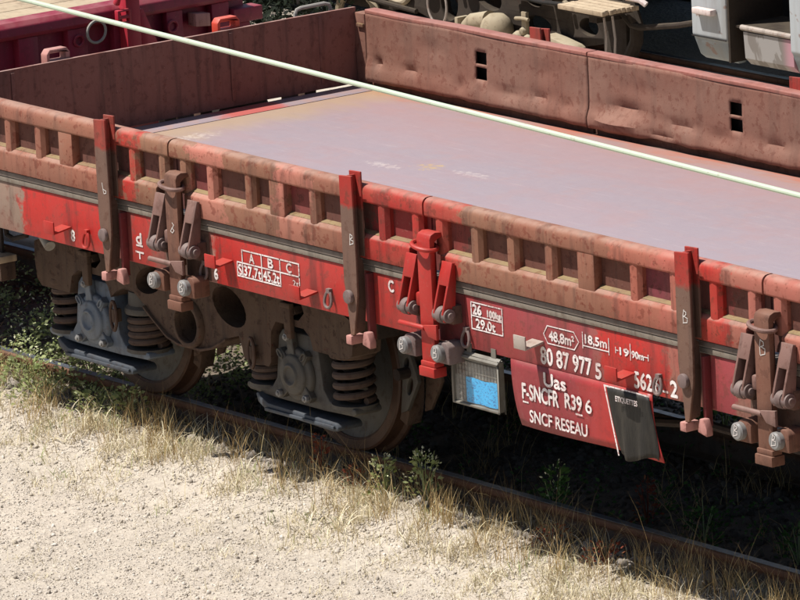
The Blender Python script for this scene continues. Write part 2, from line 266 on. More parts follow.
# ---------------------------------------------------------------- mesh helpers
class G:
    def __init__(s): s.v = []; s.f = []
    def add(s, vs_, fs):
        b = len(s.v); s.v += [tuple(v) for v in vs_]; s.f += [tuple(i + b for i in f) for f in fs]; return s
    def box(s, x0, x1, y0, y1, z0, z1):
        x0, x1 = sorted((x0, x1)); y0, y1 = sorted((y0, y1)); z0, z1 = sorted((z0, z1))
        return s.add([(x0, y0, z0), (x1, y0, z0), (x1, y1, z0), (x0, y1, z0), (x0, y0, z1), (x1, y0, z1), (x1, y1, z1), (x0, y1, z1)],
                     [(3, 2, 1, 0), (4, 5, 6, 7), (0, 1, 5, 4), (1, 2, 6, 5), (2, 3, 7, 6), (3, 0, 4, 7)])
    def prism(s, poly, axis, a0, a1, holes=()):
        """polygon in the two other axes (x,z / y,z / x,y), extruded along axis from a0 to a1"""
        def mk(p, a): return {'y': (p[0], a, p[1]), 'x': (a, p[0], p[1]), 'z': (p[0], p[1], a)}[axis]
        rings = [list(poly)] + [list(h) for h in holes]; flat = [p for r_ in rings for p in r_]; n = len(flat)
        V = [mk(p, a0) for p in flat] + [mk(p, a1) for p in flat]; F = []
        if holes:
            for t in tessellate_polygon([[Vector((p[0], p[1], 0)) for p in r_] for r_ in rings]): F.append(tuple(t)); F.append(tuple(i + n for i in reversed(t)))
        else: F.append(tuple(range(n))); F.append(tuple(range(2 * n - 1, n - 1, -1)))
        k = 0
        for r_ in rings:
            m = len(r_)
            for i in range(m): j = (i + 1) % m; F.append((k + i, k + j, k + j + n, k + i + n))
            k += m
        return s.add(V, F)
    def tube(s, pts, r, n=8, closed=False):
        pts = [Vector(p) for p in pts]; m = len(pts); V = []; F = []; prev = None
        for i, p in enumerate(pts):
            a = pts[(i - 1) % m] if (closed or i) else p; b = pts[(i + 1) % m] if (closed or i < m - 1) else p
            d = (b - a).normalized()
            if prev is None: u = d.orthogonal().normalized()
            else: u = (prev - d * prev.dot(d)).normalized()
            prev = u; q = d.cross(u); rr = r[i] if isinstance(r, (list, tuple)) else r
            V += [p + (u * math.cos(2 * math.pi * k / n) + q * math.sin(2 * math.pi * k / n)) * rr for k in range(n)]
        for i in range(m if closed else m - 1):
            j = (i + 1) % m
            for k in range(n): l = (k + 1) % n; F.append((i * n + k, i * n + l, j * n + l, j * n + k))
        if not closed: F.append(tuple(range(n - 1, -1, -1))); F.append(tuple((m - 1) * n + k for k in range(n)))
        return s.add(V, F)
    def cyl(s, p0, p1, r, n=16): return s.tube([p0, p1], r, n)
    def lathe(s, prof, c, axis='y', n=32):
        """closed profile of (radius, height along axis)"""
        V = []; F = []; m = len(prof)
        for i in range(n):
            a = 2 * math.pi * i / n; ca, sa = math.cos(a), math.sin(a)
            for r_, h in prof: V.append({'y': (c[0] + r_ * ca, c[1] + h, c[2] + r_ * sa), 'x': (c[0] + h, c[1] + r_ * ca, c[2] + r_ * sa), 'z': (c[0] + r_ * ca, c[1] + r_ * sa, c[2] + h)}[axis])
        for i in range(n):
            j = (i + 1) % n
            for k in range(m - 1): F.append((i * m + k, i * m + k + 1, j * m + k + 1, j * m + k))
        return s.add(V, F)
    def mesh(s, name, bevel=0., seg=2, ang=38):
        bm = bmesh.new(); vs_ = [bm.verts.new(v) for v in s.v]
        for f in s.f:
            try: bm.faces.new([vs_[i] for i in f])
            except ValueError: pass
        bmesh.ops.remove_doubles(bm, verts=bm.verts, dist=1e-5)
        bmesh.ops.recalc_face_normals(bm, faces=bm.faces)
        if bevel:
            ed = [e for e in bm.edges if len(e.link_faces) == 2 and e.calc_face_angle(0) > R(ang)]
            if ed: bmesh.ops.bevel(bm, geom=ed, offset=bevel, segments=seg, affect='EDGES', clamp_overlap=True, profile=.5)
        me = bpy.data.meshes.new(name); bm.to_mesh(me); bm.free()
        if len(me.polygons): me.shade_smooth(); me.set_sharp_from_angle(angle=R(34))
        return me
    def obj(s, name, mat, parent=None, bevel=0., seg=2):
        return link(name, s.mesh(name, bevel, seg), mat, parent)
def link(name, me, mat, parent=None, loc=(0, 0, 0)):
    o = bpy.data.objects.new(name, me); COL.objects.link(o)
    if mat is not None and not me.materials: me.materials.append(M[mat])
    o.parent = parent; o.location = loc
    return o
def thing(name, label, cat, group=None, loc=(0, 0, 0)):
    o = bpy.data.objects.new(name, None); COL.objects.link(o); o.location = loc; o.empty_display_size = .2
    return tag(o, label, cat, group)
def tag(o, label, cat=None, group=None, kind=None):
    if label: o['label'] = label
    if cat: o['category'] = cat
    if group: o['group'] = group
    if kind: o['kind'] = kind
    return o
def copy_tree(o, parent, loc):
    c = o.copy(); COL.objects.link(c); c.parent = parent; c.location = loc
    for ch in o.children: 
        d = ch.copy(); COL.objects.link(d); d.parent = c
        for g in ch.children: e = g.copy(); COL.objects.link(e); e.parent = d
    return c
def circle(cx, cz, rx, rz, n=20, rot=0): return [(cx + rx * math.cos(t) * math.cos(rot) - rz * math.sin(t) * math.sin(rot), cz + rx * math.cos(t) * math.sin(rot) + rz * math.sin(t) * math.cos(rot)) for t in [2 * math.pi * i / n for i in range(n)]]
def in_view(P, m=160):
    """which points of an (n,3) array fall into the photograph, with a margin in its pixels"""
    d = P - np.array(CAM_POS); z = d @ np.array(CF)
    u = 400 + FPX * (d @ np.array(CR)) / z; v = 300 - FPX * (d @ np.array(CU)) / z
    return (u > -m) & (u < 800 + m) & (v > -m) & (v < 600 + m)
def raw(name, V, faces_idx, loops, mat, parent=None, smooth=False):
    """mesh from numpy: V (n,3), flat loop indices, loop counts"""
    me = bpy.data.meshes.new(name); me.vertices.add(len(V)); me.vertices.foreach_set('co', np.asarray(V, np.float32).ravel())
    me.loops.add(len(faces_idx)); me.loops.foreach_set('vertex_index', np.asarray(faces_idx, np.int32))
    st = np.concatenate(([0], np.cumsum(loops)[:-1])); me.polygons.add(len(loops)); me.polygons.foreach_set('loop_start', st.astype(np.int32))
    me.update(calc_edges=True); me.validate()
    if smooth: me.shade_smooth()
    return link(name, me, mat, parent)

# ================================================================ GROUND
def gz(x, y):
    """height of the yard surface"""
    z = -.25
    if y > 4.6: z = -.25 + .21 * min(1, (y - 4.6) / .9)
    if -1.6 < y < 1.6: z += .055 * min(1, (1.6 - abs(y)) / .3)
    if -1.35 < y < -.80: z += .075 * min(1, (1.35 + y) / .3) * min(1, (-.80 - y) / .03 + .2)
    if y < -1.6: z -= .02 * min(1, (-1.6 - y))
    k = max(0, 1 - max(0, abs(x) - 7) / 3)
    return z + k * (.018 * mnoise.noise((x * 1.3, y * 1.3, 0)) + .010 * mnoise.noise((x * 5, y * 5, 3)))
xs = sorted(set([-400, -200, -100, -60, -40, -25, -18] + [round(-14 + .5 * i, 3) for i in range(17)] + [round(-5.9 + .09 * i, 3) for i in range(125)] + [6, 7, 8, 10, 13, 17, 25, 40, 70, 120, 250, 400]))
ys = sorted(set([-400, -200, -100, -50, -30, -20, -12, -8, -6, -5] + [round(-4.4 + .09 * i, 3) for i in range(70)] + [2.2, 2.6, 3, 3.5, 4, 4.3, 4.6, 4.8, 5, 5.2, 5.5, 6, 6.5, 7, 8, 9, 11, 14, 18, 25, 40, 70, 120, 250, 400]))
V = [(x, y, gz(x, y)) for y in ys for x in xs]; nx = len(xs)
F = [(j * nx + i, j * nx + i + 1, (j + 1) * nx + i + 1, (j + 1) * nx + i) for j in range(len(ys) - 1) for i in range(nx - 1)]
me = bpy.data.meshes.new('ground'); me.from_pydata(V, [], F); me.shade_smooth()
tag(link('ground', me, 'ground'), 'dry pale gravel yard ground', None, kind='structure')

# ---------------------------------------------------------------- tracks
def rail_profile(y, s=1):
    p = [(-.072, -.172), (.072, -.172), (.072, -.162), (.02, -.148), (.009, -.13), (.009, -.045), (.034, -.036), (.036, -.008), (.026, 0), (-.026, 0), (-.036, -.008), (-.034, -.036), (-.009, -.045), (-.009, -.13), (-.02, -.148), (-.072, -.162)]
    return [(y + a, b) for a, b in p]
def track(name, label, y0, x0, x1, sl0, sl1, flush=False):
    t = bpy.data.objects.new(name, None); COL.objects.link(t); tag(t, label, None, kind='structure'); t.location = (0, y0, -.17)
    for sy in (-1, 1):
        g = G().prism(rail_profile(sy * .752), 'x', x0, x1); r_ = g.obj('rail', 'rail', t, .003, 1); r_.location = (0, 0, .17)
        G().box(x0, x1, sy * .752 - .022, sy * .752 + .022, .0005, .0025).obj('running_surface', 'railtop', r_)
    sm = None; cm = None
    x = sl0
    while x < sl1:
        if sm is None:
            sm = G().box(-.125, .125, -1.3, 1.3, -.14, 0).mesh('sleeper', .012)
            g = G()
            for sy in (-1, 1): g.box(-.08, .08, sy * .752 - .15, sy * .752 + .15, .0, .012)
            cm = g.mesh('chair_plate', .003); g = G()
            for dx in (-.05, .05): g.cyl((dx, .115, .012), (dx, .115, .05), .02, 8); g.box(dx - .025, dx + .025, .06, .115, .012, .03)
            bm_ = g.mesh('rail_clip', .003)
        s_ = link('sleeper', sm, 'sleeper', t, (x + random.uniform(-.02, .02), 0, random.uniform(-.05, -.035)))
        link('chair_plate', cm, 'rail', s_)
        for sy in (-1, 1):
            c = link('rail_clip', bm_, 'rail', s_, (0, sy * .752, 0)); 
            c2 = link('rail_clip', bm_, 'rail', s_, (0, sy * .752, 0)); c2.rotation_euler = (0, 0, math.pi)
        x += .60
    return t
track('railway_track', 'rusty railway track under the flat wagon', 0, -16, 24, -4.75, 5)
track('railway_track', 'bright railed track behind, under the white vehicle', 7.58, -40, 20, -10.2, -3)

# ================================================================ FLAT WAGON
WG = thing('flat_wagon', 'brown and red low-sided flat wagon with steel deck and stakes', 'wagon')
X0, X1 = -3.0, 15.5                         # inside of the headboard .. other end
G().box(-2.765, X1, -1.33, 1.32, 1.17, 1.20).obj('deck', 'deck', WG, .004)
G().box(-2.985, -2.790, -1.33, 1.335, 1.165, 1.197).obj('deck_end_strip', 'strip', WG, .004)
G().box(-2.985, X1, 1.325, 1.373, 1.15, 1.188).obj('deck_gutter', 'darkbrown', WG)
G().box(-2.985, X1, -1.36, -1.332, 1.15, 1.185).obj('deck_gutter', 'darkbrown', WG)
G().box(-2.985, X1, -1.32, 1.32, 1.135, 1.160).obj('deck_bearer', 'under', WG)
# headboard: sheet with a thin bright top edge, shallow vertical joints, small gaps at the foot
def headboard(x, flip=1):
    g = G(); nz_, ny_ = 10, 60; zb, zt = 1.2035, 1.628
    for face, dx in ((0, 0), (1, -.022 * flip)):
        b = len(g.v)
        for j in range(nz_ + 1):
            for i in range(ny_ + 1):
                y = -1.34 + 2.705 * i / ny_; z = zb + (zt - zb) * j / nz_
                d = .004 * mnoise.noise((y * 2.1, z * 4, 5)) + .003 * mnoise.noise((y * 7, z * 9, 1))
                z += .006 * mnoise.noise((y * 1.1, 0, 8)) * (j / nz_)
                if j == 0: z += .004 * mnoise.noise((y * 6, 2, 2))
                g.v.append((x + dx + d, y, z))
        for j in range(nz_):
            for i in range(ny_): a = b + j * (ny_ + 1) + i; g.f.append((a, a + 1, a + ny_ + 2, a + ny_ + 1))
    n = (nz_ + 1) * (ny_ + 1); w_ = ny_ + 1
    for i in range(ny_): g.f.append((i, i + 1, i + 1 + n, i + n)); a = nz_ * w_ + i; g.f.append((a, a + 1, a + 1 + n, a + n))
    for j in range(nz_): a = j * w_; g.f.append((a, a + w_, a + w_ + n, a + n)); a = j * w_ + ny_; g.f.append((a, a + w_, a + w_ + n, a + n))
    h = g.obj('headboard', 'headboard', WG)
    for y in (-.9, .52, 1.12): G().box(x + .0005, x + .006, y - .012, y + .012, 1.235, 1.61).obj('weld_strip', 'headboard', h, .002)
    for y in (-1.2, -.5, .2, .9): G().box(x - .022, x - .001, y - .05, y + .05, 1.165, 1.2035).obj('foot_block', 'darkbrown', h)
    for y in (-1.05, -.35, .35, 1.05): G().box(x - .09, x - .024, y - .04, y + .04, .98, 1.60).obj('end_post', 'darkbrown', h, .004)
    return h
HB = headboard(X0)
G().box(X1 + .003, X1 + .025, -1.34, 1.35, 1.19, 1.628).obj('headboard', 'headboard', WG, .004)
# lifting eyes standing on top of the headboard
def lifting_eye(y, mat):
    g = G(); x = -3.06
    o = [(y - .075, 1.60), (y + .075, 1.60), (y + .075, 1.665), (y + .055, 1.69), (y - .055, 1.69), (y - .075, 1.665)]
    g.prism(o, 'x', x - .03, x + .03, [[(y - .055, 1.63), (y - .055, 1.668), (y + .045, 1.668), (y + .045, 1.63)]])
    g.box(x - .05, x + .035, y - .1, y + .02, 1.585, 1.607)
    return g.obj('lifting_eye', mat, HB, .006)
lifting_eye(-.58, 'pinksteel'); lifting_eye(.535, 'orangered')
for y0 in (1.0, -1.24): 
    g = G(); g.tube([(-3.06, y0, 1.55), (-3.06, y0, 1.635), (-3.06, y0 + .012, 1.655), (-3.06, y0 + .04, 1.662), (-3.06, y0 + .20, 1.664), (-3.06, y0 + .23, 1.655), (-3.06, y0 + .24, 1.63), (-3.06, y0 + .24, 1.55)], .011, 8)
    g.obj('grab_handle', 'pipe', HB)

# ---- near side boards
SEAMS = [-2.975, -.80, 1.325, 3.845, 6.0, 8.5, 10.65, 13.15, 15.46]
RIBS = [(-2.28, 0), (-2.0, 0), (-1.74, 1), (-1.45, 0), (-1.14, 0), (-.875, 0), (-.69, 0), (-.457, 0), (-.13, 0), (.115, 1), (.41, 0), (.70, 0), (.974, 0), (1.246, 0), (1.435, 0), (1.71, 0), (1.988, 0), (2.276, 0), (2.56, 1), (2.908, 0), (3.2, 0), (3.484, 0), (3.755, 0), (3.935, 0), (4.2, 0), (4.47, 0), (4.74, 1), (5.02, 0), (5.3, 0), (5.6, 0), (5.9, 0)]
x = 6.1
while x < 15.4: RIBS.append((round(x, 3), 0)); x += .285
def rim_profile(yo, yi, z0, z1, r):
    s = 1 if yi > yo else -1; p = []
    for (cy, cz, a0) in ((yi - s * r, z1 - r, 0), (yo + s * r * 1.6, z1 - r * 1.6, 90), (yo + s * r * .6, z0 + r * .6, 180), (yi - s * r * .4, z0 + r * .4, 270)):
        rr = {0: r, 90: r * 1.6, 180: r * .6, 270: r * .4}[a0]
        for k in range(5):
            a = R(a0 + 22.5 * k); p.append((cy + s * rr * math.cos(a), cz + rr * math.sin(a)))
    return p
for i in range(len(SEAMS) - 1):
    a, b = SEAMS[i] + .007, SEAMS[i+1] - .007
    sb = G().box(a, b, -1.374, -1.352, 1.27, 1.56).obj('side_board', 'sheet', WG)
    # top rail: hollow rolled section, slightly wavy
    n = max(8, int((b - a) / .12)); prof = rim_profile(-1.425, -1.345, 1.536, 1.626, .022); V = []; F = []; m = len(prof)
    for k in range(n + 1):
        x = a + (b - a) * k / n; dy = .004 * mnoise.noise((x * 1.7, 1, 2)); dz = .004 * mnoise.noise((x * 1.3, 4, 2))
        V += [(x, y + dy, z + dz) for y, z in prof]
    for k in range(n):
        for l in range(m): q = (l + 1) % m; F.append((k * m + l, k * m + q, (k + 1) * m + q, (k + 1) * m + l))
    F += [tuple(range(m)), tuple(n * m + l for l in range(m))]
    G().add(V, F).obj('top_rail', 'board', sb)
    # bottom rail with sloping top
    x1_ = b - (.12 if i in (0, 1, 2) else 0); x0_ = a + (.11 if i in (1, 2, 3) else 0)
    prof = [(-1.425, 1.258), (-1.36, 1.258), (-1.36, 1.385), (-1.405, 1.378), (-1.425, 1.362)]
    G().prism(prof, 'x', x0_, x1_).obj('bottom_rail', 'board', sb, .007)
    G().prism([(-1.40, 1.3805), (-1.3745, 1.3845), (-1.3745, 1.392), (-1.395, 1.385)], 'x', x0_ + .01, x1_ - .01).obj('lichen_crust', 'ledge', sb)
    for rx, wide in RIBS:
        if a < rx < b:
            if wide: rb = G().box(rx - .062, rx + .062, -1.421, -1.362, 1.362, 1.540)
            else:
                hw = .042; rb = G().prism([(rx - hw, -1.362), (rx - hw, -1.395), (rx - hw * .6, -1.415), (rx, -1.420), (rx + hw * .6, -1.415), (rx + hw, -1.395), (rx + hw, -1.362)], 'z', 1.366, 1.541)
            rb.obj('rib', 'board', sb, .006 if wide else 0)

# ---- far side boards (seen from the inside): dented sheets with ladder slots
FSE = [-2.90, -.925, 1.25, 3.75, 5.9, 8.4, 10.55, 13.05, 15.46]
SLOTS = [(-1.855, 0), (.295, 0), (2.4, 0)]
DENTS = [(-2.79, 1.335, .030, .035, .03), (-2.50, 1.335, .022, .06, .025), (-2.05, 1.30, .018, .05, .03), (-1.62, 1.31, .02, .10, .03), (-1.35, 1.33, .016, .08, .03), (-1.12, 1.31, .02, .05, .03), (-.60, 1.365, .024, .13, .03), (-.68, 1.275, -.040, .16, .035), (-.30, 1.262, .02, .12, .02), (-.15, 1.33, .016, .12, .03), (.15, 1.30, .02, .10, .04), (.6, 1.32, .02, .12, .03), (-2.3, 1.48, .010, .12, .06), (-1.3, 1.47, .008, .10, .05), (-.5, 1.48, .008, .2, .06)]
for i in range(len(FSE) - 1):
    a, b = FSE[i] + .006, FSE[i+1] - .006
    st = .022 if i < 3 else .15; n = max(6, int((b - a) / st)); zs = [1.232 + (1.612 - 1.232) * k / 16 for k in range(17)]
    xs_ = [a + (b - a) * k / n for k in range(n + 1)]
    for sx, _ in SLOTS:
        if a < sx < b:
            for e in (sx - .05, sx + .05): k = min(range(len(xs_)), key=lambda q: abs(xs_[q] - e)); xs_[k] = e
    for e in (1.362, 1.430, 1.447, 1.515): k = min(range(17), key=lambda q: abs(zs[q] - e)); zs[k] = e
    V = []; F = []
    for z in zs:
        for x in xs_:
            zc_ = 1.338 + .014 * mnoise.noise((x * 2.2, 3, 3)); t = max(0, min(1, (zc_ - z) / .05)); y = 1.362 - (.018 + .012 * mnoise.noise((x * 1.4, 8, 1))) * t + .006 * mnoise.noise((x * 1.6, z * 4, 1)) + .0025 * mnoise.noise((x * 5, z * 10, 4))
            for dx, dz, am, sx, sz in DENTS: y += 1.15 * am * math.exp(-((x - dx) / sx) ** 2 - ((z - dz) / sz) ** 2)
            zz = z + (.012 * mnoise.noise((x * 2.7, 0, 3)) + .006 * mnoise.noise((x * 9, 1, 3))) * max(0, 1 - (z - 1.232) / .06)
            if z > 1.5: y = 1.362 + (y - 1.362) * max(0, (1.612 - z) / .112)
            V.append((x, y, zz))
    m = len(xs_)
    def hole(x, z):
        return any(abs(x - sx) < .05 and (1.362 < z < 1.430 or 1.447 < z < 1.515) for sx, _ in SLOTS)
    for j in range(16):
        for k in range(m - 1):
            if not hole((xs_[k] + xs_[k+1]) / 2, (zs[j] + zs[j+1]) / 2): F.append((j * m + k, j * m + k + 1, (j + 1) * m + k + 1, (j + 1) * m + k))
    sb = G().add(V, F).obj('side_board', 'farwall', WG)
    md = sb.modifiers.new('thickness', 'SOLIDIFY'); md.thickness = .010; md.offset = -1
    if i == 0: md.offset = -1
    pf = rim_profile(1.43, 1.350, 1.605, 1.626, .007); nn_ = 24; V = []; F = []; mm = len(pf)
    for k in range(nn_ + 1):
        x = a + (b - a) * k / nn_; dz = .005 * mnoise.noise((x * 1.8, 6, 2)); dy = .006 * mnoise.noise((x * 1.5, 9, 2)); V += [(x, yy_ + dy, zz_ + dz) for yy_, zz_ in pf]
    for k in range(nn_):
        for l in range(mm): q = (l + 1) % mm; F.append((k * mm + l, k * mm + q, (k + 1) * mm + q, (k + 1) * mm + l))
    F += [tuple(range(mm)), tuple(nn_ * mm + l for l in range(mm))]
    G().add(V, F).obj('top_rail', 'farrim', sb)
    G().box(a, b, 1.374, 1.43, 1.14, 1.33).obj('bottom_rail', 'brown', sb, .004)
    for rx, wide in RIBS:
        if a + .05 < rx < b - .05 and not any(abs(rx - s_) < .09 for s_, _ in SLOTS): G().box(rx - .03, rx + .03, 1.38, 1.43, 1.34, 1.58).obj('rib', 'darkbrown', sb)
    for sx, _ in SLOTS:
        if a < sx < b: G().box(sx - .19, sx + .065, 1.412, 1.425, 1.335, 1.56).obj('slot_shade_sheet', 'black', sb)  # black sheet painted as the darkness behind the slots
# corner post between headboard and far board
g = G().box(-2.997, -2.905, 1.352, 1.42, 1.15, 1.60); g.obj('corner_post', 'farwall', WG, .006)
G().box(-2.965, -2.905, 1.338, 1.352, 1.525, 1.545).obj('corner_catch', 'ledge', WG, .003)

# ---- sole bar (near and far), ledges, underframe
G().box(-3.02, X1, -1.400, -1.388, .935, 1.192).obj('sole_bar', 'sole', WG, .003)
G().box(-3.02, X1, -1.408, -1.33, 1.195, 1.222).obj('sole_bar_ledge', 'capgrey', WG, .003)
G().box(-3.02, X1, -1.411, -1.335, 1.2245, 1.253).obj('deck_edge', 'deckedge', WG, .003)
G().box(-3.02, X1, -1.386, -1.28, .935, .95).obj('sole_bar_flange', 'under', WG)
G().box(-3.02, X1, 1.388, 1.40, .935, 1.19).obj('sole_bar', 'sole', WG, .003)
for y0, y1 in ((-.42, -.30), (.30, .42)): G().box(-3.0, X1, y0, y1, .80, 1.16).obj('centre_sill', 'under', WG)
G().box(-3.03, -2.99, -1.38, 1.38, .80, 1.16).obj('headstock', 'under', WG, .004)
x = -2.2
while x < 15: G().box(x, x + .08, -1.384, 1.384, .97, 1.164).obj('cross_member', 'under', WG); x += .85

# ---- stakes
def stake(x, side=-1):
    yf = -1.488; s = G()
    fr = [(-.050, 1.668), (.050, 1.676), (.055, 1.25), (.052, 1.08), (.012, .885), (-.018, .878), (-.030, 1.0), (-.052, 1.15)]
    g = G().prism([(x + a, z) for a, z in fr], 'y', yf, yf + .012)                       # front flange
    dp = [(yf + .012, 1.672), (yf + .058, 1.672), (yf + .060, 1.262), (yf + .084, 1.235), (yf + .084, 1.02), (yf + .070, .90), (yf + .012, .885)]
    g.prism(dp, 'x', x - .005, x + .007)                                                 # web
    g.prism([(x - .045, 1.684), (x + .048, 1.688), (x + .048, 1.27), (x - .045, 1.27)], 'y', yf + .058, yf + .068)  # back flange
    st_ = g.obj('stake', 'stake', WG, .002, 1)
    st_['label'] = 'rusty steel stake with bright red painted top'
    G().cyl((x - .006, yf - .022, 1.075), (x - .006, yf, 1.075), .034, 18).obj('pivot_bolt', 'bolt', st_, .005)
    g = G().box(x - .045, x + .0, -1.50, -1.42, .835, .880); g.obj('foot_lug', 'pinksteel', st_, .006)
    g = G().prism([(x + .045, .84), (x + .11, .825), (x + .11, .86), (x + .09, .905), (x + .06, .905)], 'y', -1.47, -1.43); g.obj('foot_lug', 'pinksteel', st_, .006)
    g = G().box(x + .055, x + .075, -1.44, -1.40, .86, 1.19); g.obj('stake_pocket', 'darkred', st_, .003)
    if side > 0:
        for o in [st_] + list(st_.children):
            o.data.transform(Matrix.Scale(-1, 4, (0, 1, 0))); o.data.flip_normals()
    return st_
STX = [-1.315, .790, 3.352]
for x in STX + [5.5, 8.0, 10.1, 12.6, 14.8]: stake(x)
for x in [-1.46, .69, 2.9, 5.5, 8.0, 10.1, 12.6, 14.8]: stake(x, 1)

# ---- latch posts
def latch(xc, mat, smat, bmat):
    g = G(); yf = -1.490
    prof = [(yf, .80), (yf, 1.452), (yf + .010, 1.472), (yf + .035, 1.482), (yf + .075, 1.478), (yf + .085, 1.455), (yf + .055, 1.45), (yf + .03, 1.435), (yf + .03, .80)]
    g.prism(prof, 'x', xc - .052, xc + .052)
    g.box(xc - .015, xc + .015, yf + .03, -1.425, 1.0, 1.42)
    p = g.obj('latch_post', mat, WG, .004)
    # loop handle round the head of the post
    pts = []
    for k in range(22):
        a = 2 * math.pi * k / 22; pts.append((xc - .01 + .072 * math.cos(a), -1.475 + .052 * math.sin(a), 1.412 - .012 * math.cos(a)))
    G().tube(pts, .011, 8, True).obj('loop_handle', smat, p)
    # hinge straps either side, forked below, with a pivot boss
    for sx in (-.155, .125):
        x = xc + sx; V = []; g = G()
        g.prism([(-1.428, 1.345), (-1.448, 1.350), (-1.462, 1.30), (-1.478, 1.24), (-1.468, 1.235), (-1.445, 1.30)], 'x', x - .042, x + .042)
        sp = g.obj('hinge_strap', smat, p, .003)
        for e in (-1, 1):
            xe = x + e * .034
            G().prism([(-1.428, 1.34), (-1.448, 1.345), (-1.478, 1.24), (-1.516, 1.11), (-1.508, 1.068), (-1.462, 1.066), (-1.440, 1.12), (-1.428, 1.25)], 'x', xe - .007, xe + .007).obj('strap_fork', smat, p, .003)
        b = G().cyl((x - .052, -1.482, 1.098), (x + .052, -1.482, 1.098), .034, 18); b.cyl((x - .064, -1.482, 1.098), (x + .064, -1.482, 1.098), .017, 10); b.cyl((x - .020, -1.482, 1.098), (x + .020, -1.482, 1.098), .041, 18)
        b.obj('pivot_boss', bmat, p, .004)
        b = G().box(x - .045, x + .045, -1.46, -1.402, 1.05, 1.14); b.obj('hinge_block', 'darkbrown', p, .006)
        b = G().box(x + (.05 if sx < 0 else -.085), x + (.085 if sx < 0 else -.05), -1.475, -1.43, 1.105, 1.175); b.obj('hinge_lug', smat, p, .012)
    g = G().cyl((xc - .19, -1.512, 1.020), (xc + .01, -1.512, 1.020), .013, 10); g.prism([(xc + .0, 1.034), (xc + .11, 1.05), (xc + .11, .975), (xc + .045, .985)], 'y', -1.520, -1.505)
    g.obj('release_bar', smat, p, .002)
    for sx in (-.150, .115):
        x = xc + sx
        b = G().prism([(x - .035, .86), (x + .06, .86), (x + .06, .945), (x + .04, .965), (x - .015, .965), (x - .035, .945)], 'y', -1.50, -1.402); b.obj('pin_block', 'brown' if mat != 'redsteel' else 'bolt', p, .008)
        d = G().lathe([(0, -.03), (.034, -.03), (.042, -.022), (.042, .01), (0, .01)], (x - .008, -1.502, .912), 'y', 22); d.obj('locking_pin', 'pin', p)
        chalk('B', x - .027, .893, -1.5335, .05, p, .25)
    g = G().box(xc - .06, xc + .06, -1.508, -1.43, .778, .826); g.box(xc - .055, xc + .055, -1.499, -1.44, .826, .852); g.obj('latch_foot', mat, p, .005)
    g = G().box(xc - .20, xc + .19, -1.404, -1.4005, .94, 1.19); g.obj('backing_plate', 'darkbrown' if mat != 'redsteel' else 'darkred', p)
    return p

# ---- lettering
_fc = {}
def text_mesh(s):
    if s in _fc: return _fc[s]
    cu = bpy.data.curves.new('t', 'FONT'); cu.body = s; cu.size = 1; cu.resolution_u = 4
    o = bpy.data.objects.new('t', cu); me = bpy.data.meshes.new_from_object(o)
    co = np.zeros(len(me.vertices) * 3); me.vertices.foreach_get('co', co); co = co.reshape(-1, 3); _fc[s] = (co, [tuple(p.vertices) for p in me.polygons])
    bpy.data.objects.remove(o); bpy.data.curves.remove(cu); bpy.data.meshes.remove(me)
    return _fc[s]
def letters(s, x0, x1, zb, zt, parent, y=-1.4025, mat='letter', shear=0, bold=0, name='lettering', slope=0, ref=None):
    """fit the string into the rectangle on a plane facing -y (zb, zt: foot and cap height)"""
    co, fs = text_mesh(s); c0, c1 = co[:, 0].min(), co[:, 0].max(); a = text_mesh(ref or 'H')[0]; h0, h1 = a[:, 1].min(), a[:, 1].max()
    V = []
    for c in co:
        u = (c[0] - c0) / (c1 - c0); v = (c[1] - h0) / (h1 - h0); x = x0 + (x1 - x0) * u + shear * (zt - zb) * v
        V.append((x, y, zb + (zt - zb) * v + slope * (x - x0)))
    g = G().add(V, fs)
    if bold:
        for k, (dx, dz) in enumerate(((bold, 0), (-bold, 0), (0, bold), (0, -bold))): g.add([(vx + dx, vy - .00018 * (k + 1), vz + dz) for vx, vy, vz in V], fs)
    o = g.obj(name, mat, parent)
    return o
GL = {'B': [[(.15, 0), (.1, .5), (.18, 1.0)], [(.18, 1.0), (.6, .92), (.62, .68), (.2, .52)], [(.2, .52), (.75, .40), (.78, .12), (.15, 0)]], 'b': [[(.1, 1.0), (.12, .1)], [(.12, .1), (.6, .12), (.7, .38), (.15, .5)]], 'a': [[(.2, 1.0), (.65, .8), (.3, .5)], [(.3, .5), (.1, .2), (.5, .05), (.75, .3), (.3, .5)]]}
def chalk(c, x, z, y, h, parent, shear=.1):
    segs = []
    j = lambda: random.uniform(-.06, .06)
    for ln in GL[c]:
        ln = [(x + (u + j() + shear * v) * h * .75, z + (v + j()) * h) for u, v in ln]
        segs += [(p_[0], p_[1], q_[0], q_[1]) for p_, q_ in zip(ln, ln[1:])]
    return strokes(segs, parent, .0045, y, 'chalk_mark', 'chalk')
def strokes(segs, parent, wd=.006, y=-1.4025, name='painted_frame', mat='letter'):
    g = G(); k = 0
    for (xa, za, xb, zb) in segs:
        d = Vector((xb - xa, 0, zb - za)).normalized(); q = Vector((-d.z, 0, d.x)) * wd / 2; e = d * wd / 2; yy = y - .0002 * (k % 6); k += 1
        a = Vector((xa, yy, za)) - e; b = Vector((xb, yy, zb)) + e
        g.add([a - q, b - q, b + q, a + q], [(0, 1, 2, 3)])
    return g.obj(name, mat, parent)
LATCHES = [latch(-.705, 'brown', 'strap', 'bolt'), latch(1.400, 'redsteel', 'redsteel', 'bolt'), latch(3.905, 'brown', 'strap', 'bolt')]
for x in (6.0, 8.5, 10.65, 13.15): latch(x, 'brown', 'strap', 'bolt')
LATCHES[0]['label'] = 'brown latch post at the left board joint'; LATCHES[1]['label'] = 'bright red painted latch post'; LATCHES[2]['label'] = 'brown latch post at the right edge of the photo'
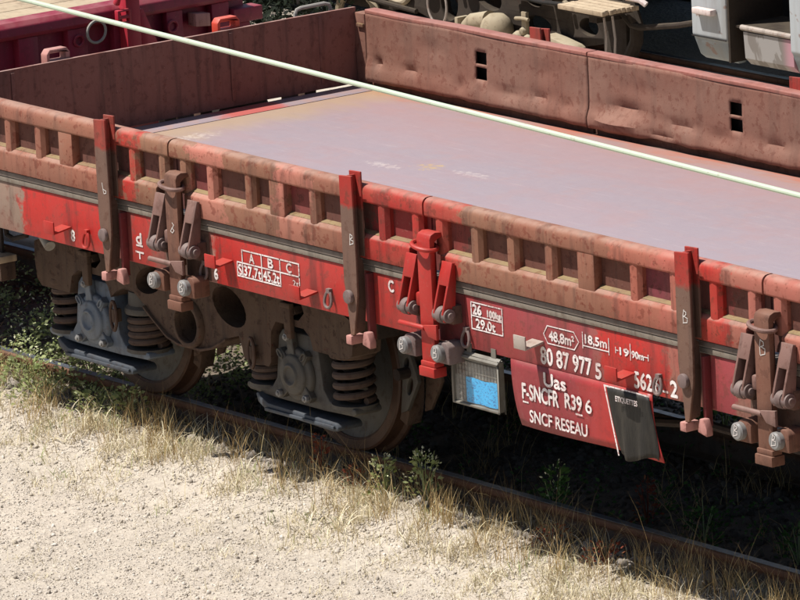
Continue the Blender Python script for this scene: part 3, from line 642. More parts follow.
chalk('B', .80, 1.335, -1.4895, .055, WG); chalk('B', 3.345, 1.345, -1.4895, .06, WG, .1); chalk('b', -1.31, 1.285, -1.4895, .06, WG, -.2)
chalk('B', 3.885, 1.285, -1.4915, .07, WG, .1); chalk('a', -.725, 1.17, -1.4915, .055, WG, .3)

W_ = WG
# load table A B C
T = (-.235, -.07, .085, .245); zt, zm, zl = 1.140, 1.075, 1.005
strokes([(T[0], zt, T[3], zt), (T[0] - .045, zm, T[3], zm), (T[0] - .045, zl, T[2], zl), (T[0] - .045, zm, T[0] - .045, zl), (T[0], zt, T[0], zl), (T[1], zt, T[1], zl), (T[2], zt, T[2], zl), (T[3], zt, T[3], zl + .03)], W_, .0075)
for s, a in (('A', T[0] + .06), ('B', T[1] + .055), ('C', T[2] + .055)): letters(s, a, a + .042, 1.085, 1.130, W_, bold=.0021)
letters('S', T[0] - .036, T[0] - .008, 1.012, 1.064, W_, bold=.0021); letters('37,7t', T[0] + .010, T[1] - .010, 1.014, 1.064, W_, bold=.0021); letters('45,2t', T[1] + .010, T[2] - .010, 1.014, 1.064, W_, bold=.0021); letters('2t', T[2] + .10, T[3] - .008, 1.022, 1.052, W_)
letters('8', -1.762, -1.730, .967, 1.022, W_, bold=.003); letters('6', -.487, -.455, .957, 1.010, W_, bold=.003); letters('C', .985, 1.025, 1.118, 1.172, W_, bold=.003)
letters('d', -1.165, -1.120, 1.040, 1.095, W_, bold=.003); strokes([(-1.165, 1.030, -1.115, 1.030), (-1.175, .995, -1.110, .995), (-1.142, .995, -1.142, .965)], W_, .010)
# tare box
strokes([(1.640, 1.165, 1.880, 1.165), (1.640, 1.100, 1.880, 1.100), (1.640, 1.036, 1.880, 1.036), (1.640, 1.165, 1.640, 1.036), (1.880, 1.165, 1.880, 1.036)], W_, .0065)
letters('26', 1.652, 1.718, 1.110, 1.155, W_, bold=.003); letters('100kg', 1.765, 1.870, 1.110, 1.142, W_, bold=.003); letters('29,0t', 1.672, 1.822, 1.045, 1.088, W_, bold=.002)
# deck area, loading length, overall length
zc = 1.098
strokes([(2.195, zc, 2.225, zc + .042), (2.225, zc + .042, 2.425, zc + .042), (2.425, zc + .042, 2.46, zc), (2.46, zc, 2.425, zc - .042), (2.425, zc - .042, 2.225, zc - .042), (2.225, zc - .042, 2.195, zc)], W_, .0055)
letters('48,8m²', 2.235, 2.425, zc - .026, zc + .020, W_, bold=.0021)
strokes([(2.490, 1.150, 2.490, 1.075), (2.685, 1.150, 2.685, 1.075), (2.490, 1.088, 2.685, 1.088)], W_, .0055); letters('18,5m', 2.508, 2.670, 1.102, 1.142, W_, bold=.0021)
strokes([(2.735, 1.105, 2.752, 1.105), (2.735, 1.118, 2.735, 1.092), (2.945, 1.105, 2.975, 1.105), (2.975, 1.118, 2.975, 1.092), (2.845, 1.150, 2.845, 1.075)], W_, .005); letters('19', 2.766, 2.832, 1.088, 1.122, W_, bold=.0021); letters('90m', 2.855, 2.940, 1.088, 1.120, W_, bold=.002)
# running number
letters('80 87 977', 2.165, 2.548, .952, 1.030, W_, bold=.0031); letters('5', 2.578, 2.618, .946, 1.018, W_, bold=.0031); letters('562', 2.866, 2.994, .950, 1.024, W_, bold=.0031); letters('6', 3.012, 3.052, .950, 1.024, W_, bold=.0031); strokes([(3.075, .965, 3.105, .965)], W_, .010); letters('2', 3.130, 3.178, .950, 1.024, W_, bold=.0031)

# ---- data plate hanging below the sole bar
n = 24; V = []; F = []
for j in range(9):
    for k in range(n + 1):
        u = k / n; t = j / 8
        x = (1.935 + .065 * t * t) + (1.06 + .005 * t) * u; z = .936 - .31 * t - .004 * math.sin(u * 7) * t
        V.append((x, -1.402 - .004 * math.sin(math.pi * t) - .005 * t * mnoise.noise((u * 3, t * 2, 0)), z))
for j in range(8):
    for k in range(n): a = j * (n + 1) + k; F.append((a, a + n + 1, a + n + 2, a + 1))
DP = G().add(V, F).obj('data_plate', 'plate', WG); DP['label'] = 'red plate with the wagon class and owner lettering'
md = DP.modifiers.new('t', 'SOLIDIFY'); md.thickness = .004; md.offset = 1
yl = -1.4145
letters('Uas', 2.195, 2.360, .850, .912, DP, yl, bold=.0027); letters('F-SNCFR', 2.025, 2.300, .762, .835, DP, yl, bold=.0027, shear=0); letters('R39', 2.350, 2.475, .770, .838, DP, yl, bold=.0027); letters('6', 2.505, 2.55, .772, .836, DP, yl, bold=.0015)
strokes([(2.03, .746, 2.065, .746), (2.43, .752, 2.475, .752)], DP, .008, yl); letters('SNCF RESEAU', 2.075, 2.510, .655, .712, DP, yl, bold=.0016)
# dark pouch for labels
V = []; F = []; n = 14
for j in range(13):
    for k in range(n + 1):
        u = k / n; t = j / 12
        xl = 2.672 + .085 * t; xr = 2.985 + (.062 * t if t < .85 else .053 + .02 * (t - .85)); x = xl + (xr - xl) * u
        z = .925 - .018 * u * 0 - .305 * t - .02 * t * math.sin(u * 5.5)
        V.append((x, -1.418 - .016 * math.sin(math.pi * u) * (.3 + t) - .010 * math.sin(u * 15 + t * 4) * t, z))
for j in range(12):
    for k in range(n): a = j * (n + 1) + k; F.append((a, a + n + 1, a + n + 2, a + 1))
BG = G().add(V, F).obj('label_pouch', 'bag', WG); BG['label'] = 'dark wrinkled pouch for paper labels'
md = BG.modifiers.new('t', 'SOLIDIFY'); md.thickness = .003
strokes([(2.660, .928, 2.985, .928), (2.660, .928, 2.745, .612)], WG, .009, -1.4195); letters('ETIQUETTES', 2.775, 2.935, .878, .902, BG, -1.4475, bold=.001)
# ---- label holder: steel frame, mesh back, blue paper, glass
HL = G().box(1.475, 1.845, -1.392, -1.386, .655, .905).obj('label_holder', 'mesh', WG); HL['label'] = 'small steel label frame with blue paper behind glass'
g = G()
for (a, b, c, d) in ((1.475, 1.489, .655, .905), (1.832, 1.848, .650, .905), (1.475, 1.848, .650, .662), (1.475, 1.848, .878, .905)): g.box(a, b, -1.418, -1.384, c, d)
g.obj('holder_frame', 'frame', HL, .004)
g = G().prism([(-1.428, .893), (-1.402, .918), (-1.396, .914), (-1.424, .886)], 'x', 1.470, 1.852); g.obj('holder_hood', 'frame', HL, .002)
g = G()
for k in range(14): x = 1.505 + .32 * k / 13; g.cyl((x, -1.395, .667), (x, -1.395, .867), .0018, 4)
for k in range(9): z = .67 + .195 * k / 8; g.cyl((1.5, -1.3965, z), (1.825, -1.3965, z), .0018, 4)
g.obj('wire_mesh', 'frame', HL)
n = 8; V = [(1.570 + .245 * k / n, -1.402 - .004 * math.sin(k * 1.3), z + (.004 * math.sin(k * 1.1) if z > .75 else 0)) for z in (.668, .72, .79) for k in range(n + 1)]
G().add(V, [(j * (n + 1) + k, j * (n + 1) + k + 1, (j + 1) * (n + 1) + k + 1, (j + 1) * (n + 1) + k) for j in range(2) for k in range(n)]).obj('paper_label', 'paper', HL)
G().box(1.501, 1.824, -1.4125, -1.4105, .667, .867).obj('glass_pane', 'glass', HL)
for x in (1.61, 1.80): G().box(x - .018, x + .018, -1.4055, -1.4015, .90, .96).obj('hanger_strap', 'frame', HL)
# ---- rope hooks and lashing rings on the sole bar
def hook(x, z, mat):
    g = G().prism([(-1.402, z + .004), (-1.515, z - .012), (-1.515, z + .055), (-1.507, z + .055), (-1.505, z - .002), (-1.402, z + .016)], 'x', x - .045, x + .045)
    g.obj('rope_hook', mat, WG, .003)
for x, z, m_ in ((-1.80, 1.025, 'redsteel'), (-.36, 1.062, 'redsteel'), (.352, 1.012, 'redsteel'), (2.15, 1.045, 'bare'), (2.83, 1.005, 'redsteel'), (4.6, 1.04, 'brown'), (5.4, 1.04, 'brown')): hook(x, z, m_)
def ring(x, z, mat):
    pts = [(x + .030 * math.sin(a) * (1.15 - .35 * math.cos(a)) * .8, -1.412 - .012 * (1 - math.cos(a)) / 2, z + .042 * math.cos(a)) for a in [2 * math.pi * k / 18 for k in range(18)]]
    g = G().tube(pts, .0075, 7, True); g.box(x - .014, x + .014, -1.42, -1.3995, z + .030, z + .052); g.obj('lashing_ring', mat, WG)
for x, z, m_ in ((-1.605, .995, 'redsteel'), (-.555, .990, 'bolt'), (.50, 1.005, 'bolt'), (1.605, .985, 'bolt'), (3.055, .992, 'bolt'), (4.9, 1.0, 'bolt')): ring(x, z, m_)
# ---- brake handle, pipes and footstep at the end
G().box(-2.75, -2.455, -1.47, -1.425, .985, 1.022).obj('brake_handle', 'whitebit', WG, .008)
G().box(-2.456, -2.449, -1.462, -1.433, .992, 1.015).obj('brake_handle_tip', 'redsteel', WG, .003)
G().cyl((-2.60, -1.425, 1.0), (-2.60, -1.40, 1.0), .016).obj('handle_spindle', 'bolt', WG)
G().tube([(-2.36, -1.2, .935), (-2.30, -1.22, .88), (-2.22, -1.24, .84)], .03, 14).obj('brake_pipe', 'pipe', WG)
G().tube([(-2.62, -1.25, .93), (-2.61, -1.25, .85), (-2.55, -1.25, .835), (-2.42, -1.25, .87), (-2.40, -1.25, .93)], .014, 8).obj('pipe_hanger', 'bogiedark', WG)
st_ = G().box(-2.98, -2.54, -1.36, -1.24, .715, .752).obj('footstep', 'plankwood', WG, .006)
G().box(-2.97, -2.545, -1.345, -1.25, .62, .7135).obj('step_bracket', 'bogie', st_, .004)
for x in (-2.95, -2.66): G().box(x, x + .04, -1.28, -1.265, .7525, .936).obj('step_hanger', 'bogiedark', st_)

# ================================================================ BOGIE (two-axle, coil sprung)
def bogie(xc):
    parts = {}
    YO, YI = -1.115, -.94
    lo = [(-1.415, .70), (-1.40, .60), (-1.36, .565), (-1.10, .565), (-1.07, .66), (-1.01, .70), (-.78, .70), (-.735, .655), (-.715, .60), (-.67, .635), (-.60, .665), (-.50, .66), (-.40, .605), (-.30, .54), (-.20, .48), (-.10, .455), (.10, .455), (.20, .48), (.33, .545), (.43, .575), (.455, .52), (.465, .47), (.50, .455), (.68, .455), (.70, .48), (.715, .64), (.76, .70), (1.0, .70), (1.05, .665), (1.075, .60), (1.36, .60), (1.40, .62), (1.415, .70)]
    hi = [(1.41, .80), (1.25, .86), (.6, .925), (-.6, .925), (-1.25, .86), (-1.41, .80)]
    poly = [(xc + a, z) for a, z in lo + hi]
    # egg shaped openings beside the central bush, small openings above the boxes
    holes = [circle(xc, .572, .10, .10, 22), circle(xc + .36, .715, .150, .095, 20, -.32), circle(xc - .35, .745, .13, .07, 20, .3)]
    for sgn in (-1, 1): holes.append([(xc + sgn * .9 + a, z) for a, z in ((-.03, .735), (.06, .735), (.11, .78), (.09, .825), (.0, .835), (-.06, .825), (-.05, .81), (.02, .80), (.04, .77))])
    B = G().prism(poly, 'y', YO, YI, holes).obj('bogie_frame', 'bogie', WG)
    B['label'] = 'dusty brown coil sprung bogie with two wheelsets'
    G().prism(poly, 'y', -YI, -YO, holes).obj('side_frame', 'bogie', B)
    G().lathe([(.098, -.10), (.118, -.10), (.128, -.085), (.132, -.06), (.098, -.06), (.098, -.10)], (xc, -1.045, .572), 'y', 28).obj('centre_bush', 'bogie', B, .004)
    G().cyl((xc, -.935, .572), (xc, -.86, .572), .11, 20).obj('bush_core', 'bogiedark', B)
    G().box(xc - .25, xc + .25, -.955, .955, .62, .86).obj('bolster', 'bogiedark', B, .01)
    for sgn in (-1, 1): G().box(xc + sgn * 1.38 - .04, xc + sgn * 1.38 + .04, -.96, .96, .68, .80).obj('end_beam', 'bogiedark', B, .008)
    fl = lo[8:21]
    for i0, i1 in ((12, 19),):
        pts = lo[i0:i1]; G().prism([(xc + a, z + .002) for a, z in pts] + [(xc + a, z - .012) for a, z in reversed(pts)], 'y', YO - .018, YI + .02).obj('lower_flange', 'bogie', B, .003)
    for side in (-1, 1):
        for e, sgn in enumerate((-1, 1)):
            xw = xc + sgn * .9; near = side < 0
            S = lambda y: y if near else -y
            bm = ('boxblue' if e == 0 else 'boxgrey') if near else 'boxgrey'
            # saddle casting with spring wings
            p = [(-.13, .66), (-.165, .62), (-.185, .50), (-.20, .40), (-.245, .345), (-.46, .338), (-.47, .312), (-.44, .298), (-.20, .288), (.20, .288), (.44, .298), (.47, .312), (.46, .338), (.245, .345), (.20, .40), (.185, .50), (.165, .62), (.13, .66)]
            g = G().prism([(xw + a, z) for a, z in p], 'y', S(-1.085), S(-.92)); ab = g.obj('axle_box', bm, B, .010, 2)
            if near:
                c = (xw, -1.085, .45)
                g = G().lathe([(0, -.052), (.040, -.052), (.046, -.066), (.056, -.066), (.062, -.054), (.096, -.052), (.104, -.044), (.108, -.030), (.128, -.028), (.138, -.018), (.140, 0), (.10, .01), (0, .01)], c, 'y', 30)
                for ang, l in ((97, .215), (48, .165), (138, .165), (225, .175), (-42, .175)):
                    d = Vector((math.cos(R(ang)), 0, math.sin(R(ang)))); q = Vector((-d.z, 0, d.x)); o = Vector(c); vs_ = []
                    for (r_, h, dy) in ((.085, .030, 0), (l, .020, 0)):
                        for yy in (-.038, 0): vs_ += [o + d * r_ + q * h + Vector((0, yy, 0)), o + d * r_ - q * h + Vector((0, yy, 0))]
                    g.add(vs_, [(0, 1, 3, 2), (4, 6, 7, 5), (0, 4, 5, 1), (2, 3, 7, 6), (0, 2, 6, 4), (1, 5, 7, 3)])
                g.obj('box_cover', bm, B, .004, 1)
                for ang, l in ((97, .195), (225, .155), (-42, .155)):
                    d = Vector((math.cos(R(ang)), 0, math.sin(R(ang)))); o = Vector(c) + d * l; g = G(); g.cyl(o + Vector((0, -.062, 0)), o + Vector((0, -.04, 0)), .020, 6); g.cyl(o + Vector((0, -.07, 0)), o + Vector((0, -.05, 0)), .011, 8); g.obj('cover_bolt', 'pin', B, .002)
                for ang, l in ((48, .14), (138, .14)):
                    d = Vector((math.cos(R(ang)), 0, math.sin(R(ang)))); q = Vector((-d.z, 0, d.x)); o = Vector(c) + d * .140 + Vector((0, -.04, 0))
                    G().tube([o + d * .026 * math.cos(t) + q * .013 * math.sin(t) for t in [2 * math.pi * k / 14 for k in range(14)]], .006, 6, True).obj('lug_rim', bm, B)
                # guide post and cap above the box
                G().box(xw - .028, xw + .028, -1.145, -1.118, .64, .80).obj('guide_bar', 'bogie', B, .005)
                G().box(xw - .055, xw + .03, -1.148, -1.117, .795, .822).obj('guide_bar_cap', 'bogie', B, .005)
                # pressed keep bar below
                sec = [(-.35, .300), (-.335, .255), (-.27, .222), (.30, .205), (.345, .212), (.35, .232), (.33, .250), (-.25, .262), (-.31, .288), (-.33, .305)]
                kb = G().prism([(xw + a, z) for a, z in sec], 'y', -1.115, -.96).obj('keep_bar', 'keep', B, .008)
                G().box(xw - .26, xw + .33, -1.130, -1.117, .222, .240).obj('keep_bar_lip', 'keep', B, .004)
                # friction wedge link beside the inner spring
                xl = xw + .245 if sgn < 0 else xw - .325
                G().tube([(xl + .026 * math.cos(t) * (1 if abs(math.sin(t)) < .8 else .8), -1.145, .515 + .078 * math.sin(t)) for t in [2 * math.pi * k / 18 for k in range(18)]], .0095, 7, True).obj('damper_link', 'tread', B)
                G().box(xl - .012, xl + .012, -1.15, -1.10, .48, .55).obj('damper_pin', 'bogie', B, .004)
            # springs: cup, coil, inner coil
            for sx in (-.35, .35):
                xs2 = xw + sx; yc = S(-1.0); zb, zt = .345, (.535 if sx * sgn < 0 else .595); tn = 4.6; pts = []
                for k in range(int(tn * 18) + 1):
                    a = 2 * math.pi * k / 18; t = k / (tn * 18); tt = min(1, max(0, (t - .06) / .88)); pts.append((xs2 + .093 * math.cos(a), yc + .093 * math.sin(a), zb + .018 + (zt - zb - .036) * tt))
                G().tube(pts, .0185, 8).obj('coil_spring', 'spring', B)
                if near:
                    pts = [(xs2 + .05 * math.cos(-a), yc + .05 * math.sin(-a), zb + .014 + (zt - zb - .028) * a / (2 * math.pi * 6)) for a in [2 * math.pi * k / 12 for k in range(73)]]
                    G().tube(pts, .011, 6).obj('inner_coil', 'bogiedark', B)
                    inn = sx * sgn < 0
                    G().lathe([(0, 0), (.118, 0), (.122, .012), (.118, .03), (.10, .045), (.096, .115), (.08, .125), (0, .125)], (xs2, yc, .53 if inn else .585), 'z', 26).obj('spring_cup', 'boxgrey' if inn else 'bogie', B)
                    if sx * sgn > 0 or True: G().lathe([(0, -.012), (.12, -.012), (.12, .008), (0, .008)], (xs2, yc, .338), 'z', 24).obj('spring_seat', bm if bm == 'boxgrey' else 'boxgrey', B)
        # wheelset
    for sgn in (-1, 1):
        xw = xc + sgn * .9
        for side in (-1, 1):
            s = side; c = (xw, 0, .45)
            prof = [(.09, s * .82), (.13, s * .815), (.15, s * .775), (.26, s * .752), (.345, s * .765), (.385, s * .782)]
            G().lathe([(.085, s * .70)] + prof + [(.385, s * .735), (.25, s * .70), (.085, s * .70)], c, 'y', 48).obj('wheel', 'wheel', B)
            rim = [(.383, s * .786), (.395, s * .795), (.440, s * .795), (.450, s * .787), (.452, s * .735), (.458, s * .722), (.478, s * .712), (.483, s * .700), (.478, s * .685), (.46, s * .668), (.40, s * .666), (.383, s * .675), (.383, s * .786)]
            G().lathe(rim, c, 'y', 64).obj('wheel_rim', 'tread', B)
        G().cyl((xw, -1.0, .45), (xw, 1.0, .45), .075, 16).obj('axle', 'bogiedark', B)
        # brake shoes and hangers, each side of every wheel
        for side in (-1, 1):
            for q in (-1, 1):
                cx = xw; a0 = math.atan2(-.02, q)
                arc = []
                for k in range(9): a = R(-24 + 48 * k / 8); arc.append((cx + q * .468 * math.cos(a), .42 + .468 * math.sin(a)))
                for k in range(8, -1, -1): a = R(-24 + 48 * k / 8); arc.append((cx + q * .53 * math.cos(a), .42 + .53 * math.sin(a)))
                G().prism(arc, 'y', side * .70, side * .79).obj('brake_shoe', 'bogie', B, .004)
        cx = xw + .50
        hp = [(cx - .01, .60), (cx + .06, .66), (cx + .14, .50), (cx + .15, .46), (cx + .05, .30), (cx - .005, .28), (cx + .02, .45)]
        G().prism(hp, 'y', -.83, -.805, [circle(cx + .062, .545, .020, .032, 12, -.4), circle(cx + .082, .43, .022, .05, 12, -.4)]).obj('brake_hanger', 'boxgrey' if sgn > 0 else 'bogie', B, .003)
        G().prism([(a + .05, z - .005) for a, z in hp], 'y', -.72, -.70).obj('brake_hanger', 'bogie', B, .003)
        G().tube([(cx + .07, -.9, .50), (cx + .07, .9, .50)], .03, 10).obj('brake_beam', 'bogiedark', B)
        G().tube([(cx + .08, -.70, .62), (cx + .26, -.72, .72), (cx + .5, -.72, .76)], .02, 8).obj('brake_rod', 'bogiedark', B)
    return B
B1 = bogie(-1.15)
B2 = copy_tree(B1, WG, (14.8, 0, 0)); B2['label'] = 'bogie under the far right end of the wagon'
# air reservoir and rigging in the dark under the floor
G().lathe([(0, -.5), (.12, -.48), (.17, -.42), (.17, .42), (.12, .48), (0, .5)], (3.3, .5, .72), 'x', 24).obj('air_reservoir', 'bogiedark', WG)
G().tube([(.9, -.75, .72), (3.2, -.75, .74), (6, -.75, .74)], .018, 8).obj('brake_pipe', 'bogiedark', WG)
G().tube([(2.2, -1.05, .62), (3.0, -1.1, .74), (4.4, -1.1, .72), (6, -1.1, .72)], .022, 8).obj('brake_pipe', 'bogiedark', WG)
for sy in (-.87, .87):
    g = G().lathe([(0, 0), (.12, 0), (.14, .05), (.10, .1), (.09, .40), (0, .40)], (-3.03, sy, 1.0), 'x', 20); o = g.obj('buffer', 'bogiedark', WG); o.data.transform(Matrix.Translation((-3.03, 0, 0)) @ Matrix.Scale(-1, 4, (1, 0, 0)) @ Matrix.Translation((3.03, 0, 0)))
    G().lathe([(0, 0), (.20, .005), (.21, .02), (.19, .05), (0, .05)], (-3.47, sy, 1.0), 'x', 28).obj('buffer_head', 'bogiedark', WG)

# ================================================================ NEXT WAGON (crimson, end beam facing us)
NW = thing('open_wagon', 'crimson wagon with plank floor coupled behind the dark headboard', 'wagon', loc=(0, 0, 0))
xe = -4.30
G().box(xe - .10, xe - .04, -1.55, 1.55, .80, 1.52).obj('end_sheet', 'crimson', NW, .004)
G().prism([(xe + .03, 1.505), (xe + .045, 1.53), (xe + .04, 1.575), (xe + .01, 1.60), (xe - .10, 1.605), (xe - .12, 1.59), (xe - .12, 1.505)], 'y', -1.55, 1.50).obj('end_beam', 'crimson', NW, .008)
for y0, y1 in ((-.42, -.30), (-.02, .11), (.31, .44), (.62, .76), (.98, 1.09), (1.29, 1.41)): G().box(xe - .038, xe + .02, y0, y1, .82, 1.503).obj('end_rib', 'crimson', NW, .006)
def xring(x, y, z, r, t, mat, name): G().tube([(x + .004 * math.sin(a), y + r * math.cos(a), z + r * math.sin(a)) for a in [2 * math.pi * k / 24 for k in range(24)]], t, 8, True).obj(name, mat, NW)
xring(xe + .06, .475, 1.475, .062, .008, 'pipe', 'tie_ring'); xring(xe + .03, .375, 1.435, .03, .007, 'crimson', 'rope_eye'); xring(xe + .03, 1.01, 1.42, .032, .008, 'crimson', 'rope_eye')
G().box(xe + .021, xe + .10, .655, .75, .95, 1.66).obj('end_stanchion', 'crimsonred', NW, .006)
g = G().prism([(.575, 1.50), (.665, 1.50), (.665, 1.585), (.575, 1.585)], 'x', xe + .10, xe + .135, [[(.59, 1.515), (.59, 1.535), (.65, 1.535), (.65, 1.515)], [(.59, 1.55), (.59, 1.575), (.65, 1.575), (.65, 1.55)]]); g.obj('ladder_bracket', 'crimsonred', NW, .004)
G().tube([(xe + .09, .60, 1.62), (xe + .12, .60, 1.66), (xe + .12, .72, 1.66)], .02, 10).obj('locking_lever', 'crimsonred', NW)
G().prism([(.755, 1.56), (.79, 1.56), (.90, 1.30), (.90, .95), (.80, .95)], 'x', xe + .04, xe + .07).obj('stanchion_gusset', 'crimsonred', NW, .004)
G().prism([(1.15, 1.40), (1.25, 1.39), (1.25, 1.465), (1.15, 1.475)], 'x', xe - .02, xe + .06).obj('lamp_bracket', 'pinksteel', NW, .004)
G().box(xe - .06, xe + .05, 1.42, 1.62, 1.375, 1.455).obj('corner_block', 'crimson', NW, .006)
G().box(xe - .08, xe + .02, 1.41, 1.55, .85, 1.37).obj('corner_pillar', 'crimson', NW, .006)
for k in range(9): 
    x = xe - .14 - .24 * k
    G().box(x - .23, x, -1.42, 1.45, 1.545 + random.uniform(-.003, .003), 1.585).obj('floor_plank', 'plankwood', NW, .004)
G().box(xe - 2.5, xe - 2.46, -1.45, 1.45, 1.587, 1.85).obj('load_board', 'headboard', NW)
G().box(xe - 1.6, xe - .14, -.165, -.11, 1.587, 1.80).obj('load_board', 'plankwood', NW)
G().box(xe - 12, xe - .11, -1.45, 1.48, 1.10, 1.54).obj('underframe', 'crimson', NW)
for sy in (-.87, .87):
    G().cyl((xe - .04, sy, 1.0), (xe + .33, sy, 1.0), .09, 18).obj('buffer', 'bogiedark', NW)
    G().lathe([(0, 0), (.20, .0), (.21, .02), (.19, .05), (0, .05)], (xe + .33, sy, 1.0), 'x', 28).obj('buffer_head', 'bogiedark', NW)
for xw in (-6.2, -8.0):
    for s in (-1, 1):
        G().lathe([(0, s * .79), (.44, s * .795), (.45, s * .73), (.48, s * .70), (.47, s * .67), (0, s * .67)], (xw, 0, .45), 'y', 40).obj('wheel', 'tread', NW)
    G().cyl((xw, -.9, .45), (xw, .9, .45), .08).obj('axle', 'bogiedark', NW)
for s in (-1, 1): G().box(-8.6, -5.6, s * 1.05 - .05, s * 1.05 + .05, .55, 1.1).obj('bogie_frame', 'bogie', NW, .01)

# ================================================================ WHITE VEHICLE BEHIND
WV = thing('rail_vehicle', 'dirty white rail vehicle with door steps and dusty running gear behind', 'rail vehicle')
yv = 6.30
def skirt_panel(xa, xb):
    prof = [(yv, 2.6), (yv, .335), (yv + .012, .322), (yv + .02, .30), (yv + .06, .20), (yv + .10, .17), (yv + .16, .17), (yv + .16, 2.6)]
    o = G().prism(prof, 'x', xa, xb).obj('side_panel', 'white', WV, .012)
    return o
sp = skirt_panel(-6.205, -5.86); skirt_panel(-5.235, 2.5)
G().box(-6.135, -5.945, yv - .055, yv - .002, .485, .525).obj('grab_handle', 'whitebit', sp, .008)
G().box(-6.205, -5.86, yv - .004, yv + .002, .327, .333).obj('panel_joint', 'black', sp)
G().box(-5.86, -5.235, yv + .45, yv + .47, .17, 2.6).obj('vestibule_back', 'black', WV)  # black back and dark side hold the recess shade in their colour
G().box(-5.858, -5.84, yv + .012, yv + .45, .19, 2.6).obj('vestibule_side', 'dustybrown', WV)
pn = G().prism([(yv + .075, .19), (yv + .03, .235), (yv + .02, .405), (yv + .05, .412), (yv + .12, .20)], 'x', -5.715, -5.237).obj('step_panel', 'graffiti', WV)
G().tube([(-5.73, yv + .02, .432), (-5.237, yv + .02, .430)], .018, 10).obj('step_edge', 'bare', WV)
G().box(-5.83, -5.24, yv + .05, yv + .44, .415, .43).obj('step_tread', 'dustybrown', WV)
G().box(-24, 2.5, yv + .47, yv + 2.3, .55, 2.6).obj('body_core', 'black', WV)
G().box(-10.4, -6.21, yv + .10, yv + .16, .62, 2.6).obj('side_panel', 'white', WV, .01)
G().box(-24, -10.4, yv + .02, yv + .16, .02, 2.6).obj('side_panel', 'black', WV)  # black sheet standing in for the shade below the vehicle
yg = yv + .06
# running gear: thick dusty frame plate with oval openings
poly = [(-10.4, .03), (-9.75, .03), (-9.55, .10), (-9.30, .04), (-8.9, .0), (-8.2, .02), (-7.7, .03), (-7.35, .10), (-7.2, .35), (-7.0, .62), (-10.4, .62)]
holes = [circle(-9.62, .20, .12, .075, 18, .2), circle(-9.06, .175, .095, .125, 18), circle(-8.62, .26, .14, .085, 18, -.2), circle(-8.10, .13, .15, .065, 18), circle(-7.55, .185, .10, .06, 18), circle(-8.12, .29, .08, .04, 14)]
G().prism(poly, 'y', yg + .16, yg + .24, holes).obj('gear_frame', 'dustybrown', WV, .004)
G().tube([(-9.62 + .135 * math.cos(a), yg + .145, .20 + .09 * math.sin(a)) for a in [2 * math.pi * k / 24 for k in range(24)]], .022, 8, True).obj('frame_rim', 'dustytan', WV)
G().tube([(-10.05 + .22 * math.cos(a), yg + .12, -.02 + .17 * math.sin(a)) for a in [math.pi * k / 14 for k in range(15)]], .03, 8).obj('frame_arch', 'dustytan', WV)
G().tube([(-9.05 + .105 * math.cos(a), yg + .05, .175 + .135 * math.sin(a)) for a in [2 * math.pi * k / 28 for k in range(28)]], .0085, 8, True).obj('hose_loop', 'bare', WV)
G().lathe([(0, .12), (.05, .115), (.09, .085), (.11, .04), (.115, 0), (.10, -.06), (0, -.06)], (-8.40, yg + .05, .075), 'z', 24).obj('dust_cover', 'dustytan', WV)
G().tube([(-8.74, yg + .06, .06), (-8.66, yg + .05, .11), (-8.47, yg + .05, .14)], [.05, .055, .065], 14).obj('axle_sleeve', 'dustytan', WV)
G().box(-8.80, -8.765, yg - .0, yg + .10, .03, .13).obj('sleeve_flange', 'dustytan', WV, .006)
G().box(-8.145, -8.095, yg + .06, yg + .09, .08, .235).obj('brake_lever', 'dustytan', WV, .005)
G().tube([(-8.19, yg + .05, .185), (-8.12, yg + .04, .195), (-8.05, yg + .05, .19)], .013, 8).obj('brake_lever_pin', 'dustytan', WV)
for k, (x, z, r_) in enumerate(((-8.18, .055, .05), (-8.08, .05, .04), (-8.125, .105, .03), (-8.02, .045, .035))): G().lathe([(0, r_), (r_ * .7, r_ * .7), (r_, 0), (r_ * .7, -r_ * .7), (0, -r_)], (x, yg + .06, z), 'y', 12).obj('linkage_boss', 'dustytan', WV)
G().prism([(-7.98, .06), (-7.85, .12), (-7.60, .075), (-7.55, .055), (-7.8, .03)], 'y', yg + .02, yg + .14).obj('link_arm', 'dustytan', WV, .01)
pl = G().box(-7.18, -6.80, yg - .32, yg - .06, .405, .42).obj('step_board', 'dustybrown', WV, .004)
for k in range(9):
    y_ = yg - .34 + .034 * k; G().box(-7.22 - random.uniform(0, .01), -6.765 + random.uniform(-.015, .015), y_, y_ + .03, .4205, .452 + random.uniform(-.003, .003)).obj('slat', 'plankwood', pl, .004)
for x in (-6.93, -6.84): G().tube([(x, yg - .2, .42), (x + .01, yg - .19, .25), (x - .01, yg - .19, .03)], .008, 6).obj('step_stay', 'bare', WV)
G().box(-7.08, -7.0, yg - .2, yg + .08, .33, .404).obj('step_bracket', 'dustybrown', WV)
G().box(-7.22, -6.98, yg + .02, yg + .10, -.03, .42).obj('step_post', 'dustybrown', WV, .006)
G().tube([(-7.02, yg + .02, .42), (-6.98, yg + .0, .36), (-6.90, yg, .30), (-6.80, yg, .295), (-6.40, yg, .36), (-6.22, yg, .40)], .020, 10).obj('bent_pipe', 'dustybrown', WV)
G().tube([(-6.98, yg + .05, .45), (-6.88, yg + .03, .30), (-6.89, yg + .03, .19), (-6.99, yg + .05, .07)], .045, 10).obj('curved_hanger', 'dustybrown', WV)
for x, z, r_ in ((-9.9, .36, .10), (-9.30, .40, .07), (-8.85, .44, .06), (-7.85, .40, .08)):
    G().lathe([(r_ * .55, -.05), (r_, -.05), (r_ * 1.05, -.02), (r_ * 1.05, .03), (r_ * .55, .03), (r_ * .55, -.05)], (x, yg + .10, z), 'y', 22).obj('bearing_ring', 'dustytan' if x < -9.5 else 'dustybrown', WV)
